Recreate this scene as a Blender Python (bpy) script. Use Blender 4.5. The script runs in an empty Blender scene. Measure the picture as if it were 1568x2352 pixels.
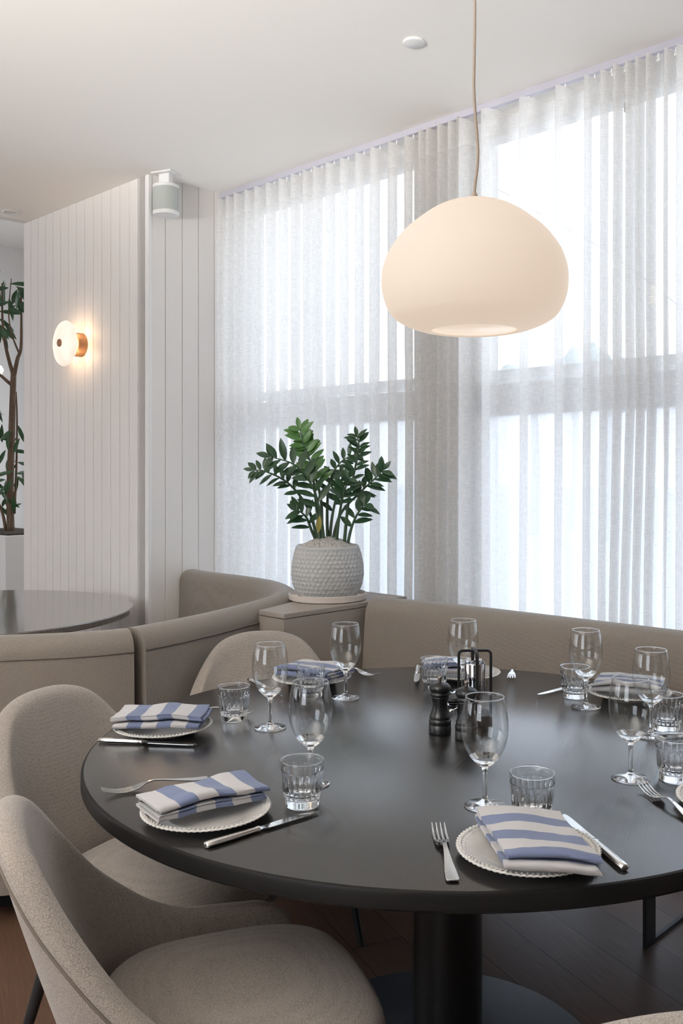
import bpy, bmesh, math, random
from mathutils import Matrix, Vector, noise

random.seed(7)
PI = math.pi
SC = bpy.context.scene
COL = SC.collection

# ------------------------------------------------------------------ camera, world, light, exposure
EYE = 1.37                      # eye height
FPX, CXP, HZP = 2133.0, 900.0, 1085.0     # focal length, principal point and horizon in photo pixels
cam_d = bpy.data.cameras.new('camera')
cam = bpy.data.objects.new('camera', cam_d); COL.objects.link(cam)
cam.location = (0, 0, EYE); cam.rotation_euler = (PI/2, 0, 0)
cam_d.sensor_fit = 'VERTICAL'; cam_d.sensor_height = 36.0; cam_d.sensor_width = 24.0
cam_d.lens = 36.0*FPX/2352
cam_d.shift_x = (784-CXP)/2352; cam_d.shift_y = (HZP-1176)/2352
cam_d.clip_start = 0.05; cam_d.clip_end = 300
SC.camera = cam

# room frame: local x runs along the window wall, local -y runs from it into the room
UX, UY = 0.72965716, -0.68381315
CORNER = Vector((-0.91052, 4.95446, 0))
ROOM = Matrix.Translation(CORNER) @ Matrix.Rotation(math.atan2(UY, UX), 4, 'Z')
CEIL = 2.857

world = bpy.data.worlds.new('sky'); SC.world = world; world.use_nodes = True
wn = world.node_tree; wn.nodes.clear()
wo = wn.nodes.new('ShaderNodeOutputWorld'); wb = wn.nodes.new('ShaderNodeBackground')
wt = wn.nodes.new('ShaderNodeTexCoord'); ws = wn.nodes.new('ShaderNodeSeparateXYZ'); wr = wn.nodes.new('ShaderNodeValToRGB')
wn.links.new(wt.outputs['Generated'], ws.inputs[0]); wn.links.new(ws.outputs['Z'], wr.inputs[0])
wr.color_ramp.elements[0].position = 0.0; wr.color_ramp.elements[0].color = (0.89, 0.94, 1.0, 1)
wr.color_ramp.elements[1].position = 0.6; wr.color_ramp.elements[1].color = (0.70, 0.83, 1.0, 1)
wn.links.new(wr.outputs[0], wb.inputs[0]); wb.inputs[1].default_value = 2.3
wn.links.new(wb.outputs[0], wo.inputs[0])

def area(name, u, n, z, sx, sy, power, color, target, spread=3.14159):
    """aimed area light, added as fill for daylight"""
    l = bpy.data.lights.new(name, 'AREA'); l.shape = 'RECTANGLE'; l.size = sx; l.size_y = sy
    l.energy = power; l.color = color; l.spread = spread
    o = bpy.data.objects.new(name, l); COL.objects.link(o)
    p = ROOM @ Vector((u, -n, z)); q = ROOM @ Vector((target[0], -target[1], target[2]))
    o.location = p; o.rotation_euler = (q-p).to_track_quat('-Z', 'Y').to_euler()
    return o
area('rear_fill_light', 3.7, 6.75, 1.15, 2.1, 0.9, 132, (1.0, 0.965, 0.92), (2.6, 4.2, 3.25), 1.0)  # added fill lamp aimed upward to brighten the ceiling
area('alcove_window_light', -2.8, -1.10, 1.6, 1.6, 2.2, 5, (0.90, 0.95, 1.0), (-2.8, 2, 1.4))
area('side_fill_light', -4.05, 4.6, 1.7, 2.6, 2.0, 18, (1.0, 0.96, 0.92), (2, 3.0, 1.4))  # added fill lamp in front of the solid far wall, no window there

SC.view_settings.view_transform = 'Standard'; SC.view_settings.look = 'None'
SC.view_settings.gamma = 1.0; SC.view_settings.use_curve_mapping = False
SC.view_settings.exposure = 0.75
SC.cycles.use_denoising = True
SC.cycles.max_bounces = 16; SC.cycles.transparent_max_bounces = 32
SC.cycles.transmission_bounces = 14; SC.cycles.glossy_bounces = 6; SC.cycles.diffuse_bounces = 6
SC.cycles.sample_clamp_indirect = 6.0

# ------------------------------------------------------------------ helpers
def at(px, py, z):
    """point on the horizontal plane z that the photo shows at a pixel"""
    d = (EYE-z)*FPX/(py-HZP)
    return Vector(((px-CXP)/FPX*d, d, z))
def deep(px, py, d):
    return Vector(((px-CXP)/FPX*d, d, EYE+(HZP-py)/FPX*d))
def room_pt(px, py, n):
    """point of the vertical plane n (room frame) that the photo shows at a pixel, in room coordinates (u, -n, z)"""
    Q = ROOM @ Vector((0, -n, 0)); r = Vector(((px-CXP)/FPX, 1.0))
    det = r.x*(-UY)-(-UX)*r.y
    lam = (Q.x*(-UY)-(-UX)*Q.y)/det
    p = Vector((r.x*lam, lam, EYE+(HZP-py)/FPX*lam))
    return ROOM.inverted() @ p

class MB:
    def __init__(s): s.v = []; s.f = []; s.uv = {}; s.mi = []
    def add(s, vs, fs, mi=0):
        o = len(s.v); s.v += [Vector(a) for a in vs]; s.f += [tuple(i+o for i in f) for f in fs]; s.mi += [mi]*len(fs); return o
    def box(s, c, d, M=None, mi=0):
        c = Vector(c); x, y, z = d[0]/2, d[1]/2, d[2]/2
        vs = [Vector((a*x, b*y, e*z)) for e in (-1, 1) for b in (-1, 1) for a in (-1, 1)]
        vs = [c+(M @ q if M else q) for q in vs]
        s.add(vs, [(0,2,3,1),(4,5,7,6),(0,1,5,4),(2,6,7,3),(0,4,6,2),(1,3,7,5)], mi); return s
    def lathe(s, prof, n=48, M=None, fn=None, closed=False):
        """prof: list of (r, z); fn(r,z,theta)->(r,z)"""
        vs = []; fs = []; rows = []
        for (r, z) in prof:
            if r < 1e-6: rows.append([len(vs)]); vs.append(Vector((0, 0, z)))
            else:
                row = []
                for k in range(n):
                    t = 2*PI*k/n; rr, zz = (fn(r, z, t) if fn else (r, z))
                    row.append(len(vs)); vs.append(Vector((rr*math.cos(t), rr*math.sin(t), zz)))
                rows.append(row)
        pairs = list(zip(rows[:-1], rows[1:]))
        if closed: pairs.append((rows[-1], rows[0]))
        for a, b in pairs:
            for k in range(n):
                k2 = (k+1) % n
                if len(a) == 1 and len(b) == 1: continue
                if len(a) == 1: fs.append((a[0], b[k], b[k2]))
                elif len(b) == 1: fs.append((a[k], b[0], a[k2]))
                else: fs.append((a[k], b[k], b[k2], a[k2]))
        if M: vs = [M @ q for q in vs]
        s.add(vs, fs); return s
    def tube(s, pts, rad, n=8, cap=True, flat=None):
        pts = [Vector(p) for p in pts]; m = len(pts)
        if not isinstance(rad, (list, tuple)): rad = [rad]*m
        vs = []; fs = []; up = None
        for i, p in enumerate(pts):
            t = (pts[min(i+1, m-1)]-pts[max(i-1, 0)]).normalized()
            if up is None: up = Vector((0, 0, 1)) if abs(t.z) < 0.9 else Vector((1, 0, 0))
            a = (up-t*up.dot(t)).normalized(); b = t.cross(a); up = a
            for k in range(n):
                th = 2*PI*k/n
                vs.append(p+(a*math.cos(th)*(flat or 1)+b*math.sin(th))*rad[i])
        for i in range(m-1):
            for k in range(n):
                k2 = (k+1) % n
                fs.append((i*n+k, i*n+k2, (i+1)*n+k2, (i+1)*n+k))
        if cap:
            fs.append(tuple(range(n-1, -1, -1))); fs.append(tuple((m-1)*n+k for k in range(n)))
        s.add(vs, fs); return s
    def loops(s, rings, closed_ring=True, cap=True):
        """skin a list of equal-length rings"""
        n = len(rings[0]); vs = [p for r in rings for p in r]; fs = []
        for i in range(len(rings)-1):
            for k in range(n if closed_ring else n-1):
                k2 = (k+1) % n
                fs.append((i*n+k, i*n+k2, (i+1)*n+k2, (i+1)*n+k))
        if cap and closed_ring:
            fs.append(tuple(range(n-1, -1, -1))); fs.append(tuple((len(rings)-1)*n+k for k in range(n)))
        s.add(vs, fs); return s

MW = {}          # world matrices of the roots
def obj(name, mb, mat, parent=None, frame=None, smooth=True, bevel=0, subsurf=0, fix=True, sharp=None):
    me = bpy.data.meshes.new(name); me.from_pydata([tuple(v) for v in mb.v], [], mb.f)
    if mb.uv:
        ul = me.uv_layers.new(name='UVMap')
        for lp in me.loops: ul.data[lp.index].uv = mb.uv[lp.vertex_index]
    mats = mat if isinstance(mat, (list, tuple)) else [mat]
    for m in mats: me.materials.append(m)
    if len(mats) > 1:
        for p, i in zip(me.polygons, mb.mi): p.material_index = i
    T = frame or Matrix.Identity(4)
    if parent is not None:
        pm = MW.get(parent.name, Matrix.Identity(4))
        if frame is not None: me.transform(pm.inverted() @ frame)
    if fix:
        bm = bmesh.new(); bm.from_mesh(me); bmesh.ops.recalc_face_normals(bm, faces=bm.faces); bm.to_mesh(me); bm.free()
    for p in me.polygons: p.use_smooth = smooth
    o = bpy.data.objects.new(name, me); COL.objects.link(o)
    if parent is not None:
        o.parent = parent; MW[o.name] = MW.get(parent.name, Matrix.Identity(4))
    else:
        o.matrix_world = T; MW[o.name] = T
    if bevel:
        b = o.modifiers.new('bevel', 'BEVEL'); b.width = bevel; b.segments = 3; b.limit_method = 'ANGLE'; b.angle_limit = 0.6
    if subsurf:
        q = o.modifiers.new('subsurf', 'SUBSURF'); q.levels = subsurf; q.render_levels = subsurf
    if smooth and sharp:
        try: me.set_sharp_from_angle(angle=math.radians(sharp))
        except Exception: pass
    return o
def tag(o, label, cat, group=None):
    o['label'] = label; o['category'] = cat
    if group: o['group'] = group
    return o
def thing(name, label, cat, M, group=None):
    o = bpy.data.objects.new(name, None); COL.objects.link(o); o.empty_display_size = 0.05
    o.matrix_world = M; MW[o.name] = M.copy()
    return tag(o, label, cat, group)
def struct(o): o['kind'] = 'structure'; return o
def rz(p, a=0.0): return Matrix.Translation(Vector(p)) @ Matrix.Rotation(a, 4, 'Z')
def dup(root, M, label, group=None):
    r = root.copy(); COL.objects.link(r); r.matrix_world = M; r['label'] = label
    MW[r.name] = M.copy()
    if group: r['group'] = group
    for ch in list(root.children):
        c = ch.copy(); COL.objects.link(c); c.parent = r
        for g in list(ch.children):
            d = g.copy(); COL.objects.link(d); d.parent = c
    return r
def spline(pts, n):
    """Catmull-Rom resampling of a polyline"""
    P = [Vector(p) for p in pts]; m = len(P); out = []
    for i in range(n):
        t = i*(m-1)/(n-1); k = min(int(t), m-2); f = t-k
        a, b, c, d = P[max(k-1, 0)], P[k], P[k+1], P[min(k+2, m-1)]
        out.append(0.5*((2*b)+(c-a)*f+(2*a-5*b+4*c-d)*f*f+(3*b-a-3*c+d)*f**3))
    return out

# ------------------------------------------------------------------ materials
class Mat:
    def __init__(s, name):
        s.m = bpy.data.materials.new(name); s.m.use_nodes = True; s.t = s.m.node_tree
        s.b = s.t.nodes['Principled BSDF']; s.out = s.t.nodes['Material Output']
    def n(s, typ, **kw):
        x = s.t.nodes.new(typ)
        for k, v in kw.items():
            if k.startswith('in_'): x.inputs[k[3:].replace('_', ' ')].default_value = v
            else: setattr(x, k, v)
        return x
    def l(s, a, b): s.t.links.new(a, b)
def plain(name, col, rough=0.5, metal=0.0, spec=0.5, coat=0.0):
    M = Mat(name); b = M.b
    b.inputs['Base Color'].default_value = (*col, 1); b.inputs['Roughness'].default_value = rough
    b.inputs['Metallic'].default_value = metal; b.inputs['Specular IOR Level'].default_value = spec
    b.inputs['Coat Weight'].default_value = coat
    return M
def coords(M, which, scale=(1, 1, 1)):
    tc = M.n('ShaderNodeTexCoord'); mp = M.n('ShaderNodeMapping'); mp.inputs['Scale'].default_value = scale
    M.l(tc.outputs[which], mp.inputs[0]); return mp.outputs[0]
def paint(name, col, rough=0.55, bump=0.02):
    M = plain(name, col, rough, spec=0.3)
    nz = M.n('ShaderNodeTexNoise'); nz.inputs['Scale'].default_value = 60; nz.inputs['Detail'].default_value = 4
    M.l(coords(M, 'Object'), nz.inputs['Vector'])
    bp = M.n('ShaderNodeBump'); bp.inputs['Strength'].default_value = bump; M.l(nz.outputs[0], bp.inputs['Height']); M.l(bp.outputs[0], M.b.inputs['Normal'])
    return M.m
def fabric(name, col, scale=260, strength=0.5, vary=0.35):
    M = plain(name, col, 0.95, spec=0.15)
    M.b.inputs['Sheen Weight'].default_value = 0.25; M.b.inputs['Sheen Roughness'].default_value = 0.5
    v = coords(M, 'Object')
    vo = M.n('ShaderNodeTexVoronoi'); vo.inputs['Scale'].default_value = scale; vo.inputs['Randomness'].default_value = 0.6; M.l(v, vo.inputs['Vector'])
    nz = M.n('ShaderNodeTexNoise'); nz.inputs['Scale'].default_value = scale*0.8; nz.inputs['Detail'].default_value = 3; M.l(v, nz.inputs['Vector'])
    n2 = M.n('ShaderNodeMath', operation='MULTIPLY'); M.l(nz.outputs[0], n2.inputs[0]); n2.inputs[1].default_value = 0.16
    mx = M.n('ShaderNodeMath', operation='MULTIPLY_ADD'); M.l(vo.outputs['Distance'], mx.inputs[0]); mx.inputs[1].default_value = 0.40; M.l(n2.outputs[0], mx.inputs[2])
    cr = M.n('ShaderNodeValToRGB'); e = cr.color_ramp.elements
    e[0].position = 0.05; e[0].color = (*[c*(1+vary*0.5) for c in col], 1); e[1].position = 0.45; e[1].color = (*[c*(1-vary) for c in col], 1)
    M.l(mx.outputs[0], cr.inputs[0]); M.l(cr.outputs[0], M.b.inputs['Base Color'])
    bp = M.n('ShaderNodeBump'); bp.invert = True; bp.inputs['Strength'].default_value = strength; bp.inputs['Distance'].default_value = 0.002
    M.l(mx.outputs[0], bp.inputs['Height']); M.l(bp.outputs[0], M.b.inputs['Normal'])
    return M.m
def wood(name, c0, c1, rough, grain=(3, 90, 3), bump=0.15, rot=0.0, spec=0.5, which='Object', var=0.25):
    M = plain(name, c0, rough, spec=spec)
    tc = M.n('ShaderNodeTexCoord'); mr = M.n('ShaderNodeMapping'); mr.inputs['Rotation'].default_value = (0, 0, rot)
    mp = M.n('ShaderNodeMapping'); mp.inputs['Scale'].default_value = grain
    M.l(tc.outputs[which], mr.inputs[0]); M.l(mr.outputs[0], mp.inputs[0])
    nz = M.n('ShaderNodeTexNoise'); nz.inputs['Scale'].default_value = 2.5; nz.inputs['Detail'].default_value = 7; nz.inputs['Roughness'].default_value = 0.65; nz.inputs['Distortion'].default_value = 0.6
    M.l(mp.outputs[0], nz.inputs['Vector'])
    cr = M.n('ShaderNodeValToRGB'); e = cr.color_ramp.elements
    e[0].position = 0.35; e[0].color = (*c0, 1); e[1].position = 0.7; e[1].color = (*c1, 1)
    M.l(nz.outputs[0], cr.inputs[0]); M.l(cr.outputs[0], M.b.inputs['Base Color'])
    r = M.n('ShaderNodeMapRange'); r.inputs['To Min'].default_value = rough*(1-var); r.inputs['To Max'].default_value = rough*(1+var)
    M.l(nz.outputs[0], r.inputs[0]); M.l(r.outputs[0], M.b.inputs['Roughness'])
    bp = M.n('ShaderNodeBump'); bp.inputs['Strength'].default_value = bump; bp.inputs['Distance'].default_value = 0.002
    M.l(nz.outputs[0], bp.inputs['Height']); M.l(bp.outputs[0], M.b.inputs['Normal'])
    return M.m

M_wall = paint('panel_paint', (0.80, 0.77, 0.74), 0.5)
M_ceil = paint('ceiling_paint', (0.91, 0.89, 0.855), 0.8)
M_dark = paint('fill_cutting_paint', (0.20, 0.175, 0.155), 0.6)  # dark tone chosen to cut fill bouncing off the unseen rear and right walls
M_trim = paint('trim_paint', (0.84, 0.83, 0.82), 0.4)
M_frame = paint('window_frame_paint', (0.74, 0.74, 0.74), 0.4)
M_post = paint('post_paint', (0.62, 0.60, 0.57), 0.6)
M_track = plain('track_metal', (0.50, 0.49, 0.56), 0.35, 0.0).m
M_white = plain('white_plastic', (0.80, 0.80, 0.79), 0.35).m
M_grille = fabric('grille_cloth', (0.50, 0.53, 0.50), 900, 0.2, 0.2)
M_chair = fabric('chair_boucle', (0.37, 0.325, 0.29), 330, 0.8, 0.40)
M_banq = fabric('banquette_weave', (0.262, 0.227, 0.194), 460, 0.5, 0.35)
M_seam = plain('seam_thread', (0.16, 0.135, 0.115), 0.9, spec=0.1).m
M_black = plain('black_metal', (0.012, 0.012, 0.013), 0.45, 0.0).m
M_mill = plain('black_painted_wood', (0.010, 0.010, 0.011), 0.32).m
M_steel = plain('polished_steel', (0.78, 0.77, 0.75), 0.10, 1.0).m
M_brass = plain('aged_brass', (0.36, 0.20, 0.11), 0.45, 0.6).m
M_porc = plain('porcelain', (0.66, 0.64, 0.61), 0.22, coat=0.3).m
M_console = paint('console_laminate', (0.33, 0.29, 0.255), 0.55)
M_saucer = plain('saucer_ceramic', (0.62, 0.55, 0.50), 0.45).m
M_cord = plain('cord_fabric', (0.42, 0.34, 0.27), 0.8).m
M_bark = wood('bark', (0.10, 0.065, 0.045), (0.20, 0.14, 0.10), 0.9, (20, 20, 4), 0.5, spec=0.2)
M_soil = paint('soil', (0.05, 0.035, 0.025), 0.95, 0.6)
M_planter = paint('planter_white', (0.80, 0.80, 0.79), 0.5)
M_table = wood('black_stained_oak', (0.010, 0.0095, 0.0095), (0.022, 0.020, 0.019), 0.22, (150, 2.2, 30), 0.14, rot=0.35, spec=0.65, var=0.12)
M_table.node_tree.links.new(M_table.node_tree.nodes['Bump'].outputs[0], M_table.node_tree.nodes['Principled BSDF'].inputs['Coat Normal']); M_table.node_tree.nodes['Principled BSDF'].inputs['Coat Weight'].default_value = 0.6; M_table.node_tree.nodes['Principled BSDF'].inputs['Coat Roughness'].default_value = 0.13
M_tedge = wood('black_stained_edge', (0.007, 0.0065, 0.0065), (0.011, 0.010, 0.009), 0.5, (3, 3, 26), 0.06, spec=0.2)
M_table2 = wood('brown_stained_oak', (0.11, 0.095, 0.085), (0.17, 0.15, 0.135), 0.20, (2, 40, 26), 0.03, rot=0.3, spec=0.6)
M_table2.node_tree.nodes['Principled BSDF'].inputs['Coat Weight'].default_value = 0.8; M_table2.node_tree.nodes['Principled BSDF'].inputs['Coat Roughness'].default_value = 0.10
M_ground = paint('pavement', (0.55, 0.54, 0.52), 0.9)
M_foliage_far = paint('hazed_foliage', (0.38, 0.42, 0.40), 0.9)  # paled so the foliage colour itself carries the haze

def floor_mat():
    M = plain('dark_floorboards', (0.06, 0.035, 0.025), 0.42)
    tc = M.n('ShaderNodeTexCoord'); mr = M.n('ShaderNodeMapping'); mr.inputs['Rotation'].default_value = (0, 0, 0.35)
    M.l(tc.outputs['Object'], mr.inputs[0])
    br = M.n('ShaderNodeTexBrick'); br.inputs['Scale'].default_value = 1.0; br.inputs['Brick Width'].default_value = 1.6; br.inputs['Row Height'].default_value = 0.16
    br.inputs['Mortar Size'].default_value = 0.0015; br.inputs['Color1'].default_value = (0.21, 0.112, 0.070, 1); br.inputs['Color2'].default_value = (0.155, 0.084, 0.054, 1); br.inputs['Mortar'].default_value = (0.012, 0.008, 0.006, 1)
    M.l(mr.outputs[0], br.inputs['Vector'])
    mp = M.n('ShaderNodeMapping'); mp.inputs['Scale'].default_value = (3, 60, 3); M.l(mr.outputs[0], mp.inputs[0])
    nz = M.n('ShaderNodeTexNoise'); nz.inputs['Scale'].default_value = 3; nz.inputs['Detail'].default_value = 6; M.l(mp.outputs[0], nz.inputs['Vector'])
    mx = M.n('ShaderNodeMix', data_type='RGBA', blend_type='MULTIPLY'); mx.inputs[0].default_value = 0.7
    M.l(br.outputs['Color'], mx.inputs[6]); M.l(nz.outputs[0], mx.inputs[7]); 
    g = M.n('ShaderNodeMix', data_type='RGBA', blend_type='ADD'); g.inputs[0].default_value = 1.0
    M.l(mx.outputs[2], g.inputs[6]); g.inputs[7].default_value = (0.012, 0.007, 0.005, 1); M.l(g.outputs[2], M.b.inputs['Base Color'])
    bp = M.n('ShaderNodeBump'); bp.inputs['Strength'].default_value = 0.12; M.l(nz.outputs[0], bp.inputs['Height']); M.l(bp.outputs[0], M.b.inputs['Normal'])
    return M.m
M_floor = floor_mat()

def glass_mat(name, col=(1, 1, 1), ior=1.46, rough=0.0):
    M = Mat(name); M.t.nodes.remove(M.b)
    g = M.n('ShaderNodeBsdfGlass'); g.inputs['Color'].default_value = (*col, 1); g.inputs['IOR'].default_value = ior; g.inputs['Roughness'].default_value = rough
    M.l(g.outputs[0], M.out.inputs[0]); return M.m
M_glass = glass_mat('clear_glass', (1.0, 1.0, 1.0), 1.38)
M_cut = glass_mat('cut_glass', (0.985, 0.99, 0.995), 1.48)
def thin_mat():
    M = Mat('thin_blown_glass'); M.t.nodes.remove(M.b)
    lw = M.n('ShaderNodeLayerWeight'); pw = M.n('ShaderNodeMath', operation='POWER'); pw.inputs[1].default_value = 4.5; M.l(lw.outputs['Facing'], pw.inputs[0])
    f = M.n('ShaderNodeMath', operation='MULTIPLY_ADD'); M.l(pw.outputs[0], f.inputs[0]); f.inputs[1].default_value = 0.75; f.inputs[2].default_value = 0.06
    t = M.n('ShaderNodeBsdfTransparent'); t.inputs[0].default_value = (0.985, 0.99, 0.99, 1); g = M.n('ShaderNodeBsdfGlossy'); g.inputs['Roughness'].default_value = 0.015
    mx = M.n('ShaderNodeMixShader'); M.l(f.outputs[0], mx.inputs[0]); M.l(t.outputs[0], mx.inputs[1]); M.l(g.outputs[0], mx.inputs[2]); M.l(mx.outputs[0], M.out.inputs[0]); return M.m
M_thin = thin_mat()
def pane_mat():
    M = Mat('window_pane_glass'); M.t.nodes.remove(M.b)
    lw = M.n('ShaderNodeLayerWeight'); pw = M.n('ShaderNodeMath', operation='POWER'); pw.inputs[1].default_value = 5; M.l(lw.outputs['Facing'], pw.inputs[0])
    f = M.n('ShaderNodeMath', operation='MULTIPLY_ADD'); M.l(pw.outputs[0], f.inputs[0]); f.inputs[1].default_value = 0.9; f.inputs[2].default_value = 0.035
    t = M.n('ShaderNodeBsdfTransparent'); g = M.n('ShaderNodeBsdfGlossy'); g.inputs['Roughness'].default_value = 0.02
    mx = M.n('ShaderNodeMixShader'); M.l(f.outputs[0], mx.inputs[0]); M.l(t.outputs[0], mx.inputs[1]); M.l(g.outputs[0], mx.inputs[2]); M.l(mx.outputs[0], M.out.inputs[0]); return M.m
M_pane = pane_mat()
def frost_mat():
    M = Mat('frosted_film_glass'); M.t.nodes.remove(M.b)
    t = M.n('ShaderNodeBsdfTranslucent'); t.inputs[0].default_value = (0.92, 0.935, 0.96, 1); g = M.n('ShaderNodeBsdfTransparent'); g.inputs[0].default_value = (0.92, 0.94, 0.96, 1)
    mx = M.n('ShaderNodeMixShader'); mx.inputs[0].default_value = 0.45; M.l(t.outputs[0], mx.inputs[1]); M.l(g.outputs[0], mx.inputs[2]); M.l(mx.outputs[0], M.out.inputs[0]); return M.m
M_frost = frost_mat()

def curtain_mat():
    M = Mat('sheer_linen'); M.t.nodes.remove(M.b)
    uv = M.n('ShaderNodeUVMap'); uv.uv_map = 'UVMap'
    def thr(sc):
        mp = M.n('ShaderNodeMapping'); mp.inputs['Scale'].default_value = sc; M.l(uv.outputs[0], mp.inputs[0])
        nz = M.n('ShaderNodeTexNoise'); nz.inputs['Scale'].default_value = 1.0; nz.inputs['Detail'].default_value = 3; nz.inputs['Roughness'].default_value = 0.6
        M.l(mp.outputs[0], nz.inputs['Vector']); return nz.outputs[0]
    a, b = thr((420, 30, 1)), thr((24, 420, 1))
    mx = M.n('ShaderNodeMath', operation='MAXIMUM'); M.l(a, mx.inputs[0]); M.l(b, mx.inputs[1])
    r = M.n('ShaderNodeMapRange'); r.inputs['From Min'].default_value = 0.42; r.inputs['From Max'].default_value = 0.72; r.inputs['To Min'].default_value = 0.58; r.inputs['To Max'].default_value = 0.84
    M.l(mx.outputs[0], r.inputs[0])
    sp = M.n('ShaderNodeSeparateXYZ'); M.l(uv.outputs[0], sp.inputs[0])
    hd = M.n('ShaderNodeMath', operation='GREATER_THAN'); M.l(sp.outputs['Y'], hd.inputs[0]); hd.inputs[1].default_value = 2.70   # doubled heading
    hm = M.n('ShaderNodeMath', operation='MULTIPLY_ADD'); M.l(hd.outputs[0], hm.inputs[0]); hm.inputs[1].default_value = 0.10; M.l(r.outputs[0], hm.inputs[2])
    d = M.n('ShaderNodeBsdfDiffuse'); d.inputs[0].default_value = (0.80, 0.78, 0.755, 1)
    t = M.n('ShaderNodeBsdfTranslucent'); t.inputs[0].default_value = (0.88, 0.87, 0.86, 1)
    dt = M.n('ShaderNodeMixShader'); dt.inputs[0].default_value = 0.56; M.l(d.outputs[0], dt.inputs[1]); M.l(t.outputs[0], dt.inputs[2])
    tr = M.n('ShaderNodeBsdfTransparent')
    o = M.n('ShaderNodeMixShader'); M.l(hm.outputs[0], o.inputs[0]); M.l(tr.outputs[0], o.inputs[1]); M.l(dt.outputs[0], o.inputs[2]); M.l(o.outputs[0], M.out.inputs[0])
    return M.m
M_curtain = curtain_mat()

def emit_mat(name, col, strength, base=(0.6, 0.6, 0.6), veins=False):
    M = plain(name, base, 0.35); M.b.inputs['Emission Color'].default_value = (*col, 1); M.b.inputs['Emission Strength'].default_value = strength
    if veins:
        nz = M.n('ShaderNodeTexNoise'); nz.inputs['Scale'].default_value = 6; nz.inputs['Detail'].default_value = 5; nz.inputs['Distortion'].default_value = 1.2
        M.l(coords(M, 'Object', (1, 1, 0.35)), nz.inputs['Vector'])
        cr = M.n('ShaderNodeValToRGB'); e = cr.color_ramp.elements; e[0].position = 0.35; e[0].color = (col[0], col[1]*0.86, col[2]*0.82, 1); e[1].position = 0.6; e[1].color = (*col, 1)
        M.l(nz.outputs[0], cr.inputs[0]); M.l(cr.outputs[0], M.b.inputs['Emission Color'])
    return M.m
M_shade = emit_mat('opal_glass_lit', (1.0, 0.80, 0.63), 0.395, (0.24, 0.23, 0.22)); M_shade.node_tree.nodes['Principled BSDF'].inputs['Roughness'].default_value = 0.65; M_shade.node_tree.nodes['Principled BSDF'].inputs['Specular IOR Level'].default_value = 0.2
M_alab = emit_mat('alabaster_lit', (1.0, 0.84, 0.72), 0.55, (0.4, 0.37, 0.34), veins=True)
M_bulb = emit_mat('bulb_lit', (1.0, 0.82, 0.58), 6.0)
M_sbulb = emit_mat('string_bulb_lit', (1.0, 0.85, 0.6), 3.0)

def napkin_mat(name, axis):
    M = plain(name, (0.6, 0.6, 0.62), 0.9, spec=0.15); M.b.inputs['Sheen Weight'].default_value = 0.15
    uv = M.n('ShaderNodeUVMap'); uv.uv_map = 'UVMap'; sp = M.n('ShaderNodeSeparateXYZ'); M.l(uv.outputs[0], sp.inputs[0])
    dv = M.n('ShaderNodeMath', operation='DIVIDE'); M.l(sp.outputs[axis], dv.inputs[0]); dv.inputs[1].default_value = 0.070 if axis == 'X' else 0.072
    ad = M.n('ShaderNodeMath', operation='ADD'); M.l(dv.outputs[0], ad.inputs[0]); ad.inputs[1].default_value = 0.34 if axis == 'X' else 0.581
    fr = M.n('ShaderNodeMath', operation='FRACT'); M.l(ad.outputs[0], fr.inputs[0])
    gt = M.n('ShaderNodeMath', operation='GREATER_THAN'); M.l(fr.outputs[0], gt.inputs[0]); gt.inputs[1].default_value = 0.52
    mx = M.n('ShaderNodeMix', data_type='RGBA'); M.l(gt.outputs[0], mx.inputs[0])
    mx.inputs[6].default_value = (0.50, 0.49, 0.495, 1); mx.inputs[7].default_value = (0.15, 0.18, 0.285, 1)
    M.l(mx.outputs[2], M.b.inputs['Base Color'])
    nz = M.n('ShaderNodeTexNoise'); nz.inputs['Scale'].default_value = 900; M.l(uv.outputs[0], nz.inputs['Vector'])
    bp = M.n('ShaderNodeBump'); bp.inputs['Strength'].default_value = 0.15; M.l(nz.outputs[0], bp.inputs['Height']); M.l(bp.outputs[0], M.b.inputs['Normal'])
    return M.m
M_nap_x = napkin_mat('striped_napkin_lengthwise', 'X'); M_nap_s = napkin_mat('striped_napkin_crosswise', 'Y')

def leaf_mat(name, c0, c1):
    M = plain(name, c0, 0.28, spec=0.5)
    nz = M.n('ShaderNodeTexNoise'); nz.inputs['Scale'].default_value = 9; M.l(coords(M, 'Object'), nz.inputs['Vector'])
    mx = M.n('ShaderNodeMix', data_type='RGBA'); M.l(nz.outputs[0], mx.inputs[0]); mx.inputs[6].default_value = (*c0, 1); mx.inputs[7].default_value = (*c1, 1)
    M.l(mx.outputs[2], M.b.inputs['Base Color'])
    M.b.inputs['Transmission Weight'].default_value = 0.0
    return M.m
M_leaf = leaf_mat('dark_green_leaf', (0.018, 0.055, 0.022), (0.045, 0.10, 0.045))
M_leaf_new = leaf_mat('fresh_green_leaf', (0.06, 0.17, 0.04), (0.12, 0.26, 0.07))
M_leaf_tree = leaf_mat('tree_leaf', (0.025, 0.07, 0.03), (0.06, 0.13, 0.06))
M_stem = plain('plant_stem', (0.045, 0.085, 0.04), 0.5).m
def pot_mat():
    M = plain('honeycomb_ceramic', (0.48, 0.48, 0.47), 0.6)
    return M.m
M_pot = pot_mat()
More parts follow.
